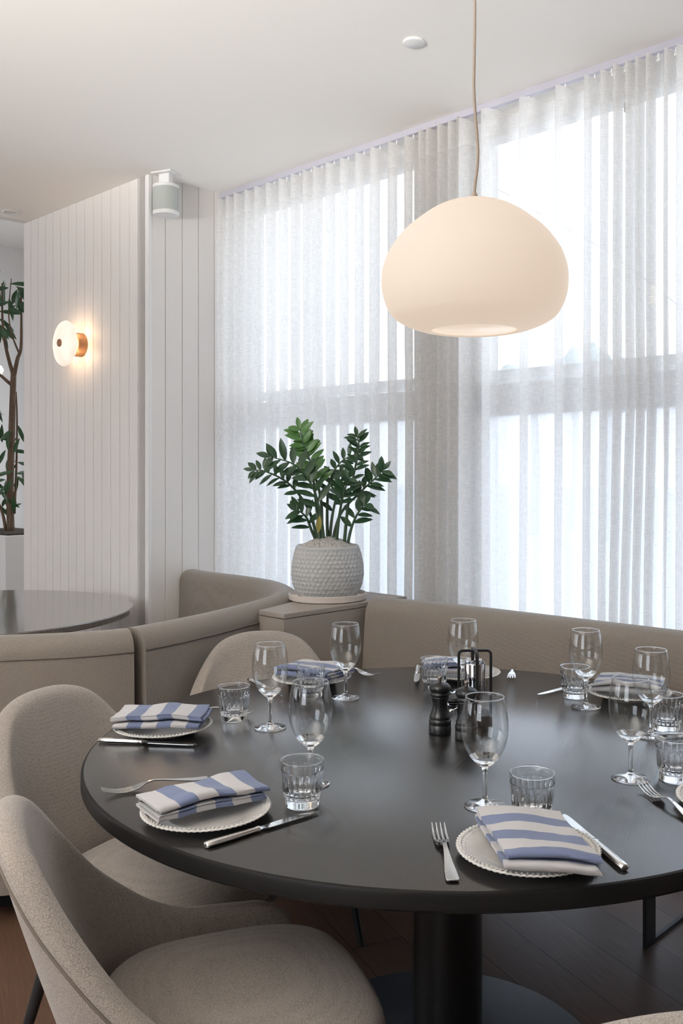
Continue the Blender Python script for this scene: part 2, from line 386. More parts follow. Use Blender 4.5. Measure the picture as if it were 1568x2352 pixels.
def pebble_mat():
    M = plain('white_pebbles', (0.66, 0.63, 0.58), 0.8)
    vo = M.n('ShaderNodeTexVoronoi'); vo.inputs['Scale'].default_value = 110; M.l(coords(M, 'Object'), vo.inputs['Vector'])
    bp = M.n('ShaderNodeBump'); bp.invert = True; bp.inputs['Strength'].default_value = 1.0; bp.inputs['Distance'].default_value = 0.006; M.l(vo.outputs['Distance'], bp.inputs['Height']); M.l(bp.outputs[0], M.b.inputs['Normal'])
    cr = M.n('ShaderNodeValToRGB'); cr.color_ramp.elements[0].color = (0.75, 0.72, 0.67, 1); cr.color_ramp.elements[1].color = (0.30, 0.28, 0.25, 1); cr.color_ramp.elements[1].position = 0.9
    M.l(vo.outputs['Distance'], cr.inputs[0]); M.l(cr.outputs[0], M.b.inputs['Base Color'])
    return M.m
M_pebble = pebble_mat()

# ------------------------------------------------------------------ the setting
b = MB(); b.box((2.0, -2.6, -0.05), (13.0, 9.0, 0.1)); struct(obj('floor', b, M_floor, frame=ROOM, smooth=False))
b = MB(); b.box((3.32, -3.32, CEIL+0.05), (9.36, 7.0, 0.1)); struct(obj('ceiling', b, M_ceil, frame=ROOM, smooth=False))
b = MB(); b.box((-2.8, -2.75, 3.45), (2.9, 8.3, 0.1)); struct(obj('ceiling_alcove', b, M_ceil, frame=ROOM, smooth=False))

def boards(a0, a1, pitch, first, z0, z1, depth=0.009, half=0.0028):
    """tongue-and-groove face along one axis: returns list of (a, d) with V grooves"""
    pts = [(a0, 0)]; g = first
    while g < a1-half:
        if g > a0+half: pts += [(g-half, 0), (g, -depth), (g+half, 0)]
        g += pitch
    pts.append((a1, 0)); return pts
# wall with the wall light: front face at n = 0.443, u from -1.354 to 0
b = MB(); pl = boards(-1.354, 0, 0.0903, -1.354+0.0903, 0, CEIL)
fr = [Vector((a, -(0.443+d), 0)) for a, d in pl]; fr += [Vector((-0.02, -0.42, 0)), Vector((-0.02, -0.30, 0)), Vector((-1.354, -0.30, 0))]
b.loops([fr, [p+Vector((0, 0, CEIL+0.04)) for p in fr]]); struct(obj('wall_left', b, M_wall, frame=ROOM, smooth=False))
# wall at right angles to the windows with the loudspeaker: face at u = 0
b = MB(); pl = boards(-0.20, 0.443, 0.1, 0.045, 0, CEIL)
fr = [Vector((d, -a, 0)) for a, d in pl]; fr += [Vector((-0.10, -0.443, 0)), Vector((-0.10, 0.20, 0))]
b.loops([fr, [p+Vector((0, 0, CEIL+0.04)) for p in fr]]); struct(obj('wall_end', b, M_wall, frame=ROOM, smooth=False))
b = MB(); b.box((-0.012, -0.436, CEIL/2), (0.032, 0.022, CEIL)); struct(obj('trim_1', b, M_trim, frame=ROOM, smooth=False, bevel=0.004))
# block that closes the wall end off from the alcove, alcove walls, far walls
b = MB(); b.box((-1.304, 0.49, 1.75), (0.10, 1.58, 3.5)); struct(obj('wall_alcove_side', b, M_wall, frame=ROOM, smooth=False))
b = MB(); b.box((-0.677, -0.37, (CEIL+3.5)/2+0.01), (1.354, 0.15, 3.5-CEIL)); struct(obj('wall_alcove_over', b, M_wall, frame=ROOM, smooth=False))
b = MB(); b.box((-1.32, -3.7, (CEIL+3.5)/2), (0.06, 6.5, 3.5-CEIL)); struct(obj('wall_bulkhead', b, M_wall, frame=ROOM, smooth=False))
b = MB(); b.box((-4.25, -2.75, 1.75), (0.1, 8.3, 3.5)); struct(obj('wall_far', b, M_trim, frame=ROOM, smooth=False))
b = MB()
b.box((-2.8, 1.30, 3.1), (2.9, 0.1, 0.8)); b.box((-2.8, 1.30, 0.2), (2.9, 0.1, 0.4)); b.box((-3.7, 1.30, 1.5), (1.1, 0.1, 3.0)); b.box((-1.85, 1.30, 1.5), (1.0, 0.1, 3.0))
struct(obj('wall_alcove_window', b, M_trim, frame=ROOM, smooth=False))
b = MB()   # rear wall with openings
b.box((1.9, -6.9, 0.35), (12.2, 0.12, 0.7)); b.box((1.9, -6.9, 3.1), (12.2, 0.12, 0.8))
for uu, ww in ((0.8, 3.6), (6.4, 3.2)): b.box((uu, -6.9, 1.7), (ww, 0.12, 2.1))   # two openings; the narrower one made to fit the added fill lamp
struct(obj('wall_rear', b, M_dark, frame=ROOM, smooth=False))
b = MB(); b.box((8.05, -3.3, 1.45), (0.1, 7.2, 2.9)); struct(obj('wall_right', b, M_dark, frame=ROOM, smooth=False))

# window wall: posts, header, transom, sill; n = -0.18
NW = 0.18
b = MB()
b.box((1.44, NW+0.03, CEIL/2), (0.30, 0.22, CEIL)); struct(obj('wall_window_post', b, M_post, frame=ROOM, smooth=False))
b = MB(); b.box((4.0, NW+0.05, 2.83), (8.2, 0.12, 0.06)); b.box((4.0, 0.10, CEIL+0.05), (8.2, 0.40, 0.09)); struct(obj('wall_window_header', b, M_trim, frame=ROOM, smooth=False))
b = MB(); b.box((4.0, NW+0.04, 0.06), (8.2, 0.14, 0.12)); struct(obj('wall_window_sill', b, M_trim, frame=ROOM, smooth=False))
for k, (a, c) in enumerate(((-0.02, 1.29), (1.59, 3.42))):
    root = bpy.data.objects.new('window_%d' % (k+1), None); COL.objects.link(root)
    M = ROOM @ Matrix.Translation(((a+c)/2, NW, 0)); root.matrix_world = M; MW[root.name] = M; struct(root)
    b = MB(); w = 0.045
    for x in (a+w/2, c-w/2): b.box((x, NW, 1.46), (w if k else 0.03, 0.07, 2.68))
    b.box(((a+c)/2, NW, 2.80-0.01), (c-a, 0.07, 0.03)); b.box(((a+c)/2, NW, 1.675), (c-a, 0.07, 0.133)); b.box(((a+c)/2, NW, 0.15), (c-a, 0.07, 0.06))
    obj('window_frame', b, M_frame, root, ROOM, smooth=False, bevel=0.003)
    b = MB(); b.box(((a+c)/2, NW+0.13, 1.79), (c-a, 0.10, 0.045)); obj('window_ledge', b, M_frame, root, ROOM, smooth=False)
    b = MB(); b.box(((a+c)/2, NW, 2.26), (c-a-0.06, 0.006, 1.06)); obj('pane', b, M_pane, root, ROOM, smooth=False)
    b = MB(); b.box(((a+c)/2, NW, 0.90), (c-a-0.06, 0.006, 1.44)); o = obj('pane', b, M_frost, root, ROOM, smooth=False)
    o['label'] = 'frosted lower pane'
b = MB(); b.box((5.72, NW+0.05, CEIL/2), (4.6, 0.14, CEIL)); struct(obj('wall_window_solid', b, M_wall, frame=ROOM, smooth=False))  # unseen wall put in to keep side daylight off the furniture fronts

# outdoors
b = MB(); b.box((3, 40.25, -0.15), (160, 80, 0.1)); struct(obj('ground', b, M_ground, frame=ROOM, smooth=False))
def blob(mb, c, r, seed, sz=0.8):
    bm = bmesh.new(); bmesh.ops.create_icosphere(bm, subdivisions=3, radius=1)
    vs = []
    for v in bm.verts:
        d = v.co.normalized(); k = 1+0.28*noise.noise(d*2.2+Vector((seed, 0, 0)))+0.16*noise.noise(d*6+Vector((0, seed, 0)))
        vs.append(Vector(c)+Vector((d.x*r*k, d.y*r*k, d.z*r*k*sz)))
    mb.add(vs, [tuple(v.index for v in f.verts) for f in bm.faces]); bm.free()
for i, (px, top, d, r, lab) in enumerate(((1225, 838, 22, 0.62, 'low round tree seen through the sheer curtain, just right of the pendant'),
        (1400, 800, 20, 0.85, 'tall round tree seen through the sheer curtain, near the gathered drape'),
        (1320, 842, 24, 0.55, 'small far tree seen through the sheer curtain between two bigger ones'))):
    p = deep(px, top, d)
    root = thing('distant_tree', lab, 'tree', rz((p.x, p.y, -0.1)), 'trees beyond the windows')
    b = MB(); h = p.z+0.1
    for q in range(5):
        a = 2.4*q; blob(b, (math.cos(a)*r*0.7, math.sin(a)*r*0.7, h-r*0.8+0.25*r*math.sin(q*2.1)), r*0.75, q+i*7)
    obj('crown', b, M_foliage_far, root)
    b = MB(); b.tube([(0, 0, 0), (0.05, 0, h*0.4), (0, 0, h-r)], [0.14, 0.11, 0.08]); obj('trunk', b, M_bark, root)
root = thing('string_lights', 'string of small bulbs on a wire outside the window right of the pendant', 'string lights', rz(deep(1380, 600, 5.2)))
b = MB(); wp = [deep(x, y, 5.2) for x, y in ((1098, 410), (1180, 455), (1270, 508), (1377, 567), (1480, 640), (1580, 720))]
I4 = Matrix.Identity(4)
b.tube(spline(wp, 24), 0.0045, 6); obj('wire', b, plain('wire_grey', (0.70, 0.71, 0.73), 0.6).m, root, I4)
for x, y in ((1270, 512), (1400, 582), (1500, 657)):
    p = deep(x, y, 5.2); b = MB(); b.lathe([(0, 0), (0.012, 0), (0.012, -0.04), (0.022, -0.07), (0.018, -0.10), (0, -0.115)], 12, Matrix.Translation(p)); obj('bulb', b, M_sbulb, root, I4)

# ------------------------------------------------------------------ curtains and track
def knots_px(lst):
    return [room_pt(x, 600, 0).x for x in lst]
def curtain(label, knots, amp, seed, drift=None):
    b = MB(); NF = 16; rows = 30; cols = []
    s = 0.0; prev = None
    for k in range(len(knots)-1):
        a, c = knots[k], knots[k+1]; A = amp[k] if isinstance(amp, (list, tuple)) else amp
        A *= 0.88+0.24*random.random()
        for j in range(NF+(1 if k == len(knots)-2 else 0)):
            t = j/NF
            cols.append((a+(c-a)*t, t, A, c-a))
    verts = []
    for r in range(rows+1):
        fz = r/rows; line = []
        for (u, t, A, w) in cols:
            ztop = 2.826-0.030*math.sin(PI*t)**2*min(1, w/0.12)
            z = 0.04+(ztop-0.04)*fz; low = 1-fz
            A2 = A*(1+0.25*low*noise.noise(Vector((u*4, seed, z*0.7))))
            du = 0.020*low*noise.noise(Vector((u*3.0, z*0.9, seed+5)))
            if drift: du += drift(u, z)
            ph = 2*PI*t+0.5*low*noise.noise(Vector((u*2.5, z*0.8, seed+9)))
            n = A2*math.sin(ph)+0.012*low*noise.noise(Vector((u*9, z*1.5, seed+3)))
            line.append(Vector((u+du-0.088*w*math.sin(2*ph), -n, z)))
        verts.append(line)
    nC = len(cols); arc = [0.0]
    for i in range(1, nC): arc.append(arc[-1]+(verts[rows//2][i]-verts[rows//2][i-1]).length)
    b.v = [p for l in verts for p in l]
    for r in range(rows+1):
        for i in range(nC): b.uv[r*nC+i] = (arc[i], verts[r][i].z)
    for r in range(rows):
        for i in range(nC-1):
            b.f.append((r*nC+i, r*nC+i+1, (r+1)*nC+i+1, (r+1)*nC+i)); b.mi.append(0)
    um = (knots[0]+knots[-1])/2
    o = obj('sheer_curtain', b, M_curtain, None, None, fix=False)
    F = ROOM @ Matrix.Translation((um, 0, 0.04)); o.data.transform(Matrix.Translation((-um, 0, -0.04))); o.matrix_world = F; MW[o.name] = F
    return tag(o, label, 'curtain', 'sheer curtains along the window wall')
k1 = knots_px([512, 530, 550, 572, 596, 622, 650, 680, 706, 730, 758, 790, 826, 862, 900, 938, 974])
k1 += [k1[-1]+0.045*i for i in range(1, 3)]
k2 = [k1[-1]+0.015+0.055*i for i in range(3)]+knots_px([1062, 1115, 1200, 1283, 1350])+knots_px([1388, 1420, 1446, 1470, 1494, 1522])
k3 = knots_px([1534, 1560])+[2.70, 2.80, 2.92, 3.05, 3.18, 3.3, 3.42, 3.55, 3.7, 3.85, 4.0]
curtain('white sheer curtain behind the potted plant, in narrow even folds', k1, 0.048, 1.0)
curtain('white sheer curtain behind the pendant, with wide flat folds', k2, [0.05]*2+[0.04, 0.05]+[0.052]*3+[0.05]+[0.05]*6, 4.0,
        drift=lambda u, z: -0.06*max(0, 1-abs(u-2.42)/0.2)*max(0, (1.6-z)/1.6))
curtain('white sheer curtain at the right edge, past the narrow bright gap', k3, 0.045, 8.0)
root = thing('curtain_track', 'pale grey curtain track along the ceiling above the sheer curtains', 'curtain track', ROOM @ Matrix.Translation((2.1, 0, CEIL)))
b = MB(); b.box((2.1, 0, CEIL-0.014), (4.2, 0.026, 0.028)); obj('rail', b, M_track, root, ROOM, smooth=False, bevel=0.002)
gl = MB(); gl.box((0, 0, -0.012), (0.006, 0.006, 0.024)); gl.box((0, 0, -0.026), (0.014, 0.008, 0.008))
for i, u in enumerate(k1[5:16]+k2[5:9]+k2[9:14]+k3[:2]):
    g = MB(); g.v = [v+Vector((u+0.03, 0, CEIL-0.026)) for v in gl.v]; g.f = gl.f; g.mi = gl.mi
    obj('glider', g, M_white, root, ROOM, smooth=False)
p = room_pt(1440, 247, -0.10)
b = MB(); b.box((p.x, p.y, p.z), (0.02, 0.02, 0.035)); tag(obj('window_sensor', b, M_black, frame=None, smooth=False, bevel=0.003), 'small dark grey sensor on the window behind the right gathered curtain', 'sensor').matrix_world = ROOM

# ------------------------------------------------------------------ ceiling fittings
p = at(950, 95, CEIL)
b = MB(); b.lathe([(0, -0.009), (0.034, -0.009), (0.038, -0.007), (0.039, -0.004), (0.036, 0.0), (0, 0)], 40)
o = tag(obj('sprinkler_cover', b, M_white), 'round white cover plate on the ceiling left of the pendant cord', 'ceiling fitting'); o.matrix_world = rz(p)
p = at(25, 487, CEIL)
root = thing('downlight', 'recessed round downlight in the ceiling at the upper left edge', 'downlight', rz(p))
b = MB(); b.lathe([(0.036, 0.0), (0.036, -0.003), (0.044, -0.006), (0.050, -0.002), (0.050, 0.0)], 36, closed=True); obj('ring', b, M_white, root)
b = MB(); b.lathe([(0, -0.001), (0.036, -0.001), (0.036, 0.0), (0, 0.0)], 32); obj('diffuser', b, M_white, root)

# loudspeaker hung from the ceiling in the corner
F = ROOM @ Matrix.Translation((0.080, -0.395, CEIL)) @ Matrix.Rotation(0.35, 4, 'Z')
root = thing('loudspeaker', 'white loudspeaker with grey grille hung from the ceiling in the corner', 'speaker', F)
def rbox_ring(w, d, r, z, k=6):
    out = []
    for cx, cy, a0 in ((1, 1, 0), (-1, 1, PI/2), (-1, -1, PI), (1, -1, 1.5*PI)):
        for i in range(k+1):
            a = a0+PI/2*i/k; out.append(Vector((cx*(w/2-r)+r*math.cos(a), cy*(d/2-r)+r*math.sin(a), z)))
    return out
b = MB(); b.loops([rbox_ring(0.125, 0.115, 0.05, z) for z in (-0.062, -0.078)]); obj('top_cap', b, M_white, root, smooth=False, bevel=0.003)
b = MB(); b.loops([rbox_ring(0.123, 0.113, 0.049, z) for z in (-0.078, -0.192)]); obj('grille', b, M_grille, root, smooth=True, sharp=40)
b = MB(); b.loops([rbox_ring(0.125, 0.115, 0.05, z) for z in (-0.192, -0.212)]); obj('bottom_cap', b, M_white, root, smooth=False, bevel=0.003)
b = MB(); b.box((0, 0, -0.004), (0.12, 0.09, 0.008)); b.box((0, 0, -0.035), (0.062, 0.035, 0.056)); obj('bracket', b, M_white, root, smooth=False, bevel=0.003)

# wall light on the left wall
wl = room_pt(188, 793, 0.443); p = Vector((wl.x, -0.443, wl.z))
F = ROOM @ Matrix.Translation(p) @ Matrix.Rotation(PI/2, 4, 'X')     # local z points into the room
root = thing('wall_light', 'round glowing alabaster wall light with brass mount on the white wall', 'wall light', F)
b = MB(); b.lathe([(0, 0), (0.062, 0), (0.065, 0.002), (0.065, 0.05), (0.061, 0.052), (0.058, 0.045), (0, 0.045)], 40); obj('mount', b, M_brass, root, sharp=40)
b = MB(); b.lathe([(0, 0.052), (0.03, 0.052), (0.03, 0.075), (0, 0.075)], 24); obj('stem', b, M_bulb, root)
pr = [(0, 0.072), (0.06, 0.074), (0.10, 0.080), (0.119, 0.092), (0.123, 0.100), (0.119, 0.108), (0.10, 0.118), (0.06, 0.126), (0.02, 0.128), (0, 0.128)]
b = MB(); b.lathe(pr, 64); obj('disc', b, M_alab, root)
b = MB(); b.lathe([(0, 0.126), (0.021, 0.126), (0.021, 0.133), (0.018, 0.136), (0, 0.136)], 28); obj('cap', b, M_brass, root, sharp=40)
l = bpy.data.lights.new('wall_light_lamp', 'POINT'); l.energy = 2.2; l.color = (1.0, 0.66, 0.38); l.shadow_soft_size = 0.02
for k in range(4):
    lo = bpy.data.objects.new('wall_light_lamp', l if k == 0 else l); COL.objects.link(lo)
    a = PI/4+PI/2*k; lo.matrix_world = F @ Matrix.Translation((0.085*math.cos(a), 0.085*math.sin(a), 0.055))
l.energy = 0.16

# pendant lamp
PC = Vector(((1089-CXP)/FPX*2.11, 2.11, 0))
def pz(y): return EYE+(HZP-y)/FPX*2.11
root = thing('pendant_lamp', 'large glowing opal glass pendant lamp above the round black table', 'pendant lamp', rz((PC.x, PC.y, 1.69)))
pr = [(0.0, 0.3005), (0.018, 0.3000), (0.037, 0.2965), (0.074, 0.2850), (0.108, 0.2670), (0.150, 0.2350), (0.170, 0.2150), (0.185, 0.1950), (0.197, 0.175), (0.205, 0.155), (0.2095, 0.135), (0.2110, 0.114), (0.2095, 0.092), (0.2055, 0.073), (0.199, 0.056), (0.186, 0.036), (0.170, 0.024), (0.150, 0.0145), (0.125, 0.006), (0.105, 0.002), (0.098, 0.0012), (0.096, 0.004), (0.098, 0.009), (0.13, 0.018), (0.17, 0.04), (0.195, 0.10), (0.18, 0.18), (0.12, 0.25), (0, 0.29)]
pr = [(max(0, v.x), v.y) for v in spline([Vector((r, z, 0)) for r, z in pr[:20]], 110)]+pr[20:]
b = MB(); b.lathe(pr, 128); obj('lamp_shade', b, M_shade, root)
b = MB(); b.lathe([(0, 0.005), (0.0965, 0.005), (0.0965, 0.009), (0, 0.009)], 64); obj('diffuser', b, emit_mat('opal_diffuser_lit', (1.0, 0.81, 0.65), 0.46, (0.26, 0.25, 0.24)), root)
b = MB(); b.lathe([(0, 0.30), (0.007, 0.30), (0.007, 0.312), (0.004, 0.316), (0, 0.316)], 16); obj('cord_grip', b, M_cord, root)
cp = [deep(x, y, 2.11)-Vector((PC.x, PC.y, 1.69)) for x, y in ((1088, 462), (1090, 430), (1095, 390), (1097.5, 350), (1095, 310), (1091, 260), (1088, 200), (1089, 120), (1090, 40), (1090, -100), (1089, -300))]
cp.append(Vector((0, 0, CEIL-1.69-0.02)))
b = MB(); b.tube(spline(cp, 60), 0.0032, 8); obj('cord', b, M_cord, root)
b = MB(); b.lathe([(0, -0.03), (0.045, -0.03), (0.05, -0.025), (0.05, 0), (0, 0)], 32, Matrix.Translation((0, 0, CEIL-1.69))); obj('canopy', b, M_white, root)

# ------------------------------------------------------------------ banquettes, console
def sweep(path, prof, closed_prof=True):
    """path: (u,n) points; prof: (d, z) with d to the left of travel"""
    rings = []
    P = [Vector((a, -c)) for a, c in path]
    for i, p in enumerate(P):
        t = (P[min(i+1, len(P)-1)]-P[max(i-1, 0)]).normalized(); nrm = Vector((-t.y, t.x))
        rings.append([Vector((p.x+nrm.x*d, p.y+nrm.y*d, z)) for d, z in prof])
    b = MB(); b.loops(rings); return b
def rprof(t, z0, z1, r, bulge=0.006, k=6):
    """rounded-top upright section, thickness t"""
    out = [(-t/2, z0)]
    for i in range(1, 5): out.append((-t/2-bulge*math.sin(PI*i/5), z0+(z1-r-z0)*i/5))
    for i in range(k+1):
        a = PI-PI/2*i/k; out.append((-t/2+r+r*math.cos(a), z1-r+r*math.sin(a)))
    for i in range(k+1):
        a = PI/2-PI/2*i/k; out.append((t/2-r+r*math.cos(a), z1-r+r*math.sin(a)))
    for i in range(4, 0, -1): out.append((t/2+bulge*math.sin(PI*i/5), z0+(z1-r-z0)*i/5))
    out.append((t/2, z0)); return out
def path2(pts, n): return [(v.x, v.y) for v in spline([Vector((a, c, 0)) for a, c in pts], n)]
TL = (-0.2, 1.28)          # centre of the round table behind the curved banquette
def arcp(a0, a1, r, n): return [(TL[0]+r*math.cos(a0+(a1-a0)*i/(n-1)), TL[1]+r*math.sin(a0+(a1-a0)*i/(n-1))) for i in range(n)]
root = thing('curved_banquette', 'curved beige upholstered banquette wrapping the brown round table at left', 'banquette', ROOM @ Matrix.Translation((0.6, -1.0, 0)))
far = path2([(0.012, 0.20), (0.16, 0.215), (0.466, 0.215), (0.70, 0.245), (0.883, 0.325), (1.02, 0.42), (1.10, 0.52), (1.19, 0.687), (1.30, 0.975), (1.365, 1.206), (1.398, 1.385)], 60)
obj('backrest', sweep(far, rprof(0.13, 0.10, 0.87, 0.058)), M_banq, root, ROOM, sharp=60)
near = path2([(1.399, 1.400), (1.372, 1.50), (1.31, 1.62), (1.21, 1.765), (1.02, 2.0), (0.72, 2.25), (0.35, 2.42)], 40)
obj('backrest', sweep(near, rprof(0.13, 0.10, 0.87, 0.058)), M_banq, root, ROOM, sharp=60)
# seam lines along the outer faces
for pth in (far[26:], near):
    P = [Vector((a, -c)) for a, c in pth]; q = []
    for i, p in enumerate(P):
        t = (P[min(i+1, len(P)-1)]-P[max(i-1, 0)]).normalized(); nr = Vector((-t.y, t.x)); q.append(Vector((p.x+nr.x*0.0665, p.y+nr.y*0.0665, 0.805)))
    b = MB(); b.tube(q, 0.0022, 6); obj('seam', b, M_seam, root, ROOM)
seat = path2([(0.02, 0.50), (0.45, 0.50), (0.75, 0.60), (0.93, 0.90), (1.05, 1.25), (1.0, 1.55), (0.80, 1.85), (0.5, 2.08)], 40)
obj('seat', sweep(seat, [(-0.27, 0.30), (-0.27, 0.42), (-0.25, 0.45), (0.21, 0.45), (0.23, 0.42), (0.23, 0.30)]), M_banq, root, ROOM, sharp=50)
obj('base', sweep(seat, [(-0.22, 0.0), (-0.22, 0.30), (0.2, 0.30), (0.2, 0.0)]), M_black, root, ROOM, smooth=False)

root = thing('window_banquette', 'long straight beige upholstered banquette under the windows behind the black table', 'banquette', ROOM @ Matrix.Translation((2.7, -0.5, 0)))
rp = path2([(1.462, 0.335), (1.53, 0.312), (1.65, 0.288), (1.9, 0.265), (2.3, 0.25), (2.73, 0.238), (3.4, 0.23), (4.2, 0.23)], 60)
def lean(pr): return [(d+max(0, (0.87-z))*(-0.10), z) for d, z in pr]
bb = sweep(rp, lean(rprof(0.15, 0.40, 0.87, 0.06)))
obj('backrest', bb, M_banq, root, ROOM, sharp=60)
b = MB(); b.loops([rbox_ring(2.72, 0.46, 0.06, z) for z in (0.33, 0.44, 0.455)]); b.v = [v+Vector((2.83, -0.585, 0)) for v in b.v]
obj('seat', b, M_banq, root, ROOM, smooth=True, sharp=40, bevel=0.02)
b = MB(); b.box((2.83, -0.28, 0.36), (2.70, 0.12, 0.08)); obj('back_rail', b, M_black, root, ROOM, smooth=False)
for u in (1.62, 2.755, 3.95):
    b = MB(); b.box((u, -0.518, 0.165), (0.012, 0.055, 0.33)); b.box((u, -0.25, 0.165), (0.012, 0.055, 0.33)); b.box((u, -0.384, 0.006), (0.012, 0.32, 0.012)); b.box((u, -0.384, 0.324), (0.012, 0.32, 0.012))
    MX = Matrix.Rotation(0, 3, 'Z')
    obj('leg', b, M_black, root, ROOM, smooth=False)

root = thing('corner_console', 'beige boxy console with angled top holding the potted plant between the banquettes', 'console', ROOM @ Matrix.Translation((1.3, -0.45, 0)))
def poly(pts, z0, z1, inset=0):
    b = MB(); r0 = [Vector((a, -c, z0)) for a, c in pts]; r1 = [Vector((a, -c, z1)) for a, c in pts]; b.loops([r0, r1]); return b
cons = [(1.445, 0.787), (1.445, 0.12), (1.02, 0.12), (1.06, 0.30), (1.155, 0.41), (1.235, 0.60), (1.30, 0.787)]
obj('cabinet', poly(cons, 0.0, 0.832), M_console, root, ROOM, smooth=False)
obj('top', poly(cons, 0.834, 0.852), M_console, root, ROOM, smooth=False, bevel=0.002)

# ------------------------------------------------------------------ potted plant
PT = at(752, 1376, 0.852); PTD = PT.y
b = MB(); b.lathe([(0, 0.0), (0.150, 0.0), (0.158, 0.004), (0.160, 0.026), (0.157, 0.028), (0.150, 0.014), (0, 0.014)], 64)
o = tag(obj('plant_saucer', b, M_saucer, sharp=40), 'round beige saucer under the honeycomb pot on the console', 'saucer'); o.matrix_world = rz(PT)
root = thing('potted_plant', 'green potted plant with arching stems in a pale grey honeycomb pot', 'plant', rz(PT+Vector((0, 0, 0.0145))))
# pot: honeycomb dimples modelled in the surface
def pot_r(z):
    pts = [(0.0, 0.118), (0.02, 0.132), (0.05, 0.143), (0.09, 0.149), (0.13, 0.147), (0.17, 0.139), (0.195, 0.131), (0.205, 0.127)]
    for (a, ra), (c, rc) in zip(pts[:-1], pts[1:]):
        if z <= c: return ra+(rc-ra)*(z-a)/(c-a)
    return pts[-1][1]
CELL = 46
def dimple(r, z, t):
    if z < 0.012 or z > 0.197: return r, z
    ph = 2*PI*0.143/CELL; row = ph*0.866
    best = 9
    j0 = round(z/row)
    for j in (j0-1, j0, j0+1):
        off = 0.5*(j % 2); k = round(t*CELL/(2*PI)-off)
        dx = (t*CELL/(2*PI)-off-k)*ph; dz = z-j*row
        best = min(best, math.hypot(dx, dz))
    q = min(1.0, best/(ph*0.52)); return r-0.0038*(1-q*q*q), z
prof = [(0, 0.0), (0.112, 0.0)]+[(pot_r(0.205*i/84), 0.205*i/84) for i in range(85)]
b = MB(); b.lathe(prof, 368, fn=dimple)
b.lathe([(0.127, 0.205), (0.123, 0.208), (0.118, 0.203), (0.118, 0.16), (0, 0.16)], 96)
obj('pot', b, M_pot, root)
def mound(r, z, t):
    return r, z+0.005*noise.noise(Vector((r*math.cos(t)*60, r*math.sin(t)*60, 0)))
b = MB(); b.lathe([(0, 0.240), (0.02, 0.239), (0.04, 0.235), (0.06, 0.229), (0.08, 0.221), (0.10, 0.210), (0.118, 0.198)], 90, fn=mound); o = obj('pebbles', b, M_pebble, root); o['kind'] = 'stuff'
def leaf(mb, p, d, up, L, w, curl=0.15, fold=0.25):
    d = d.normalized(); s = d.cross(up).normalized(); nrm = s.cross(d).normalized()
    rows = [(0, 0.06), (0.12, 0.45), (0.3, 0.88), (0.5, 1.0), (0.7, 0.82), (0.88, 0.42), (1.0, 0.0)]
    vs = []
    for t, k in rows:
        c = p+d*(L*t)-nrm*(curl*L*t*t)
        for q in (-1, 0, 1): vs.append(c+s*(q*w*k/2)+nrm*(abs(q)*fold*w*k/2))
    fs = []
    for i in range(len(rows)-1):
        for q in (0, 1): fs.append((i*3+q, i*3+q+1, (i+1)*3+q+1, (i+1)*3+q))
    mb.add(vs, fs)
fronds = [  # pixels of the stem from root to tip, depth offset at tip, first leaf fraction, leaf length, number of pairs, fresh?
    ([(738, 1246), (737, 1150), (715, 1070), (697, 1020), (688, 985)], 0.02, 0.35, 0.062, 11, 1),
    ([(735, 1246), (725, 1150), (716, 1080), (706, 1040), (700, 1018)], 0.07, 0.40, 0.060, 9, 1),
    ([(730, 1246), (708, 1170), (664, 1112), (612, 1084), (582, 1080)], -0.02, 0.42, 0.050, 8, 0),
    ([(744, 1248), (736, 1185), (716, 1115), (676, 1068), (622, 1050)], -0.06, 0.34, 0.072, 8, 0),
    ([(752, 1246), (751, 1170), (757, 1105), (782, 1062), (818, 1042)], 0.04, 0.42, 0.052, 7, 0),
    ([(790, 1250), (799, 1160), (813, 1085), (824, 1030), (820, 1002)], -0.02, 0.35, 0.050, 9, 0),
    ([(762, 1248), (782, 1180), (826, 1132), (862, 1098), (880, 1080)], -0.05, 0.45, 0.058, 8, 0),
    ([(798, 1250), (806, 1215), (818, 1185), (832, 1165), (838, 1158)], -0.03, 0.30, 0.060, 4, 0),
    ([(728, 1248), (714, 1215), (704, 1190), (690, 1176), (680, 1172)], -0.05, 0.30, 0.060, 4, 0),
    ([(772, 1248), (778, 1190), (786, 1145), (796, 1112), (802, 1098)], -0.07, 0.40, 0.056, 6, 0),
    ([(756, 1248), (762, 1190), (772, 1140), (778, 1100), (782, 1085)], 0.08, 0.35, 0.054, 6, 0)]
base = PT+Vector((0, 0, 0.014))
rnd = random.Random(3)
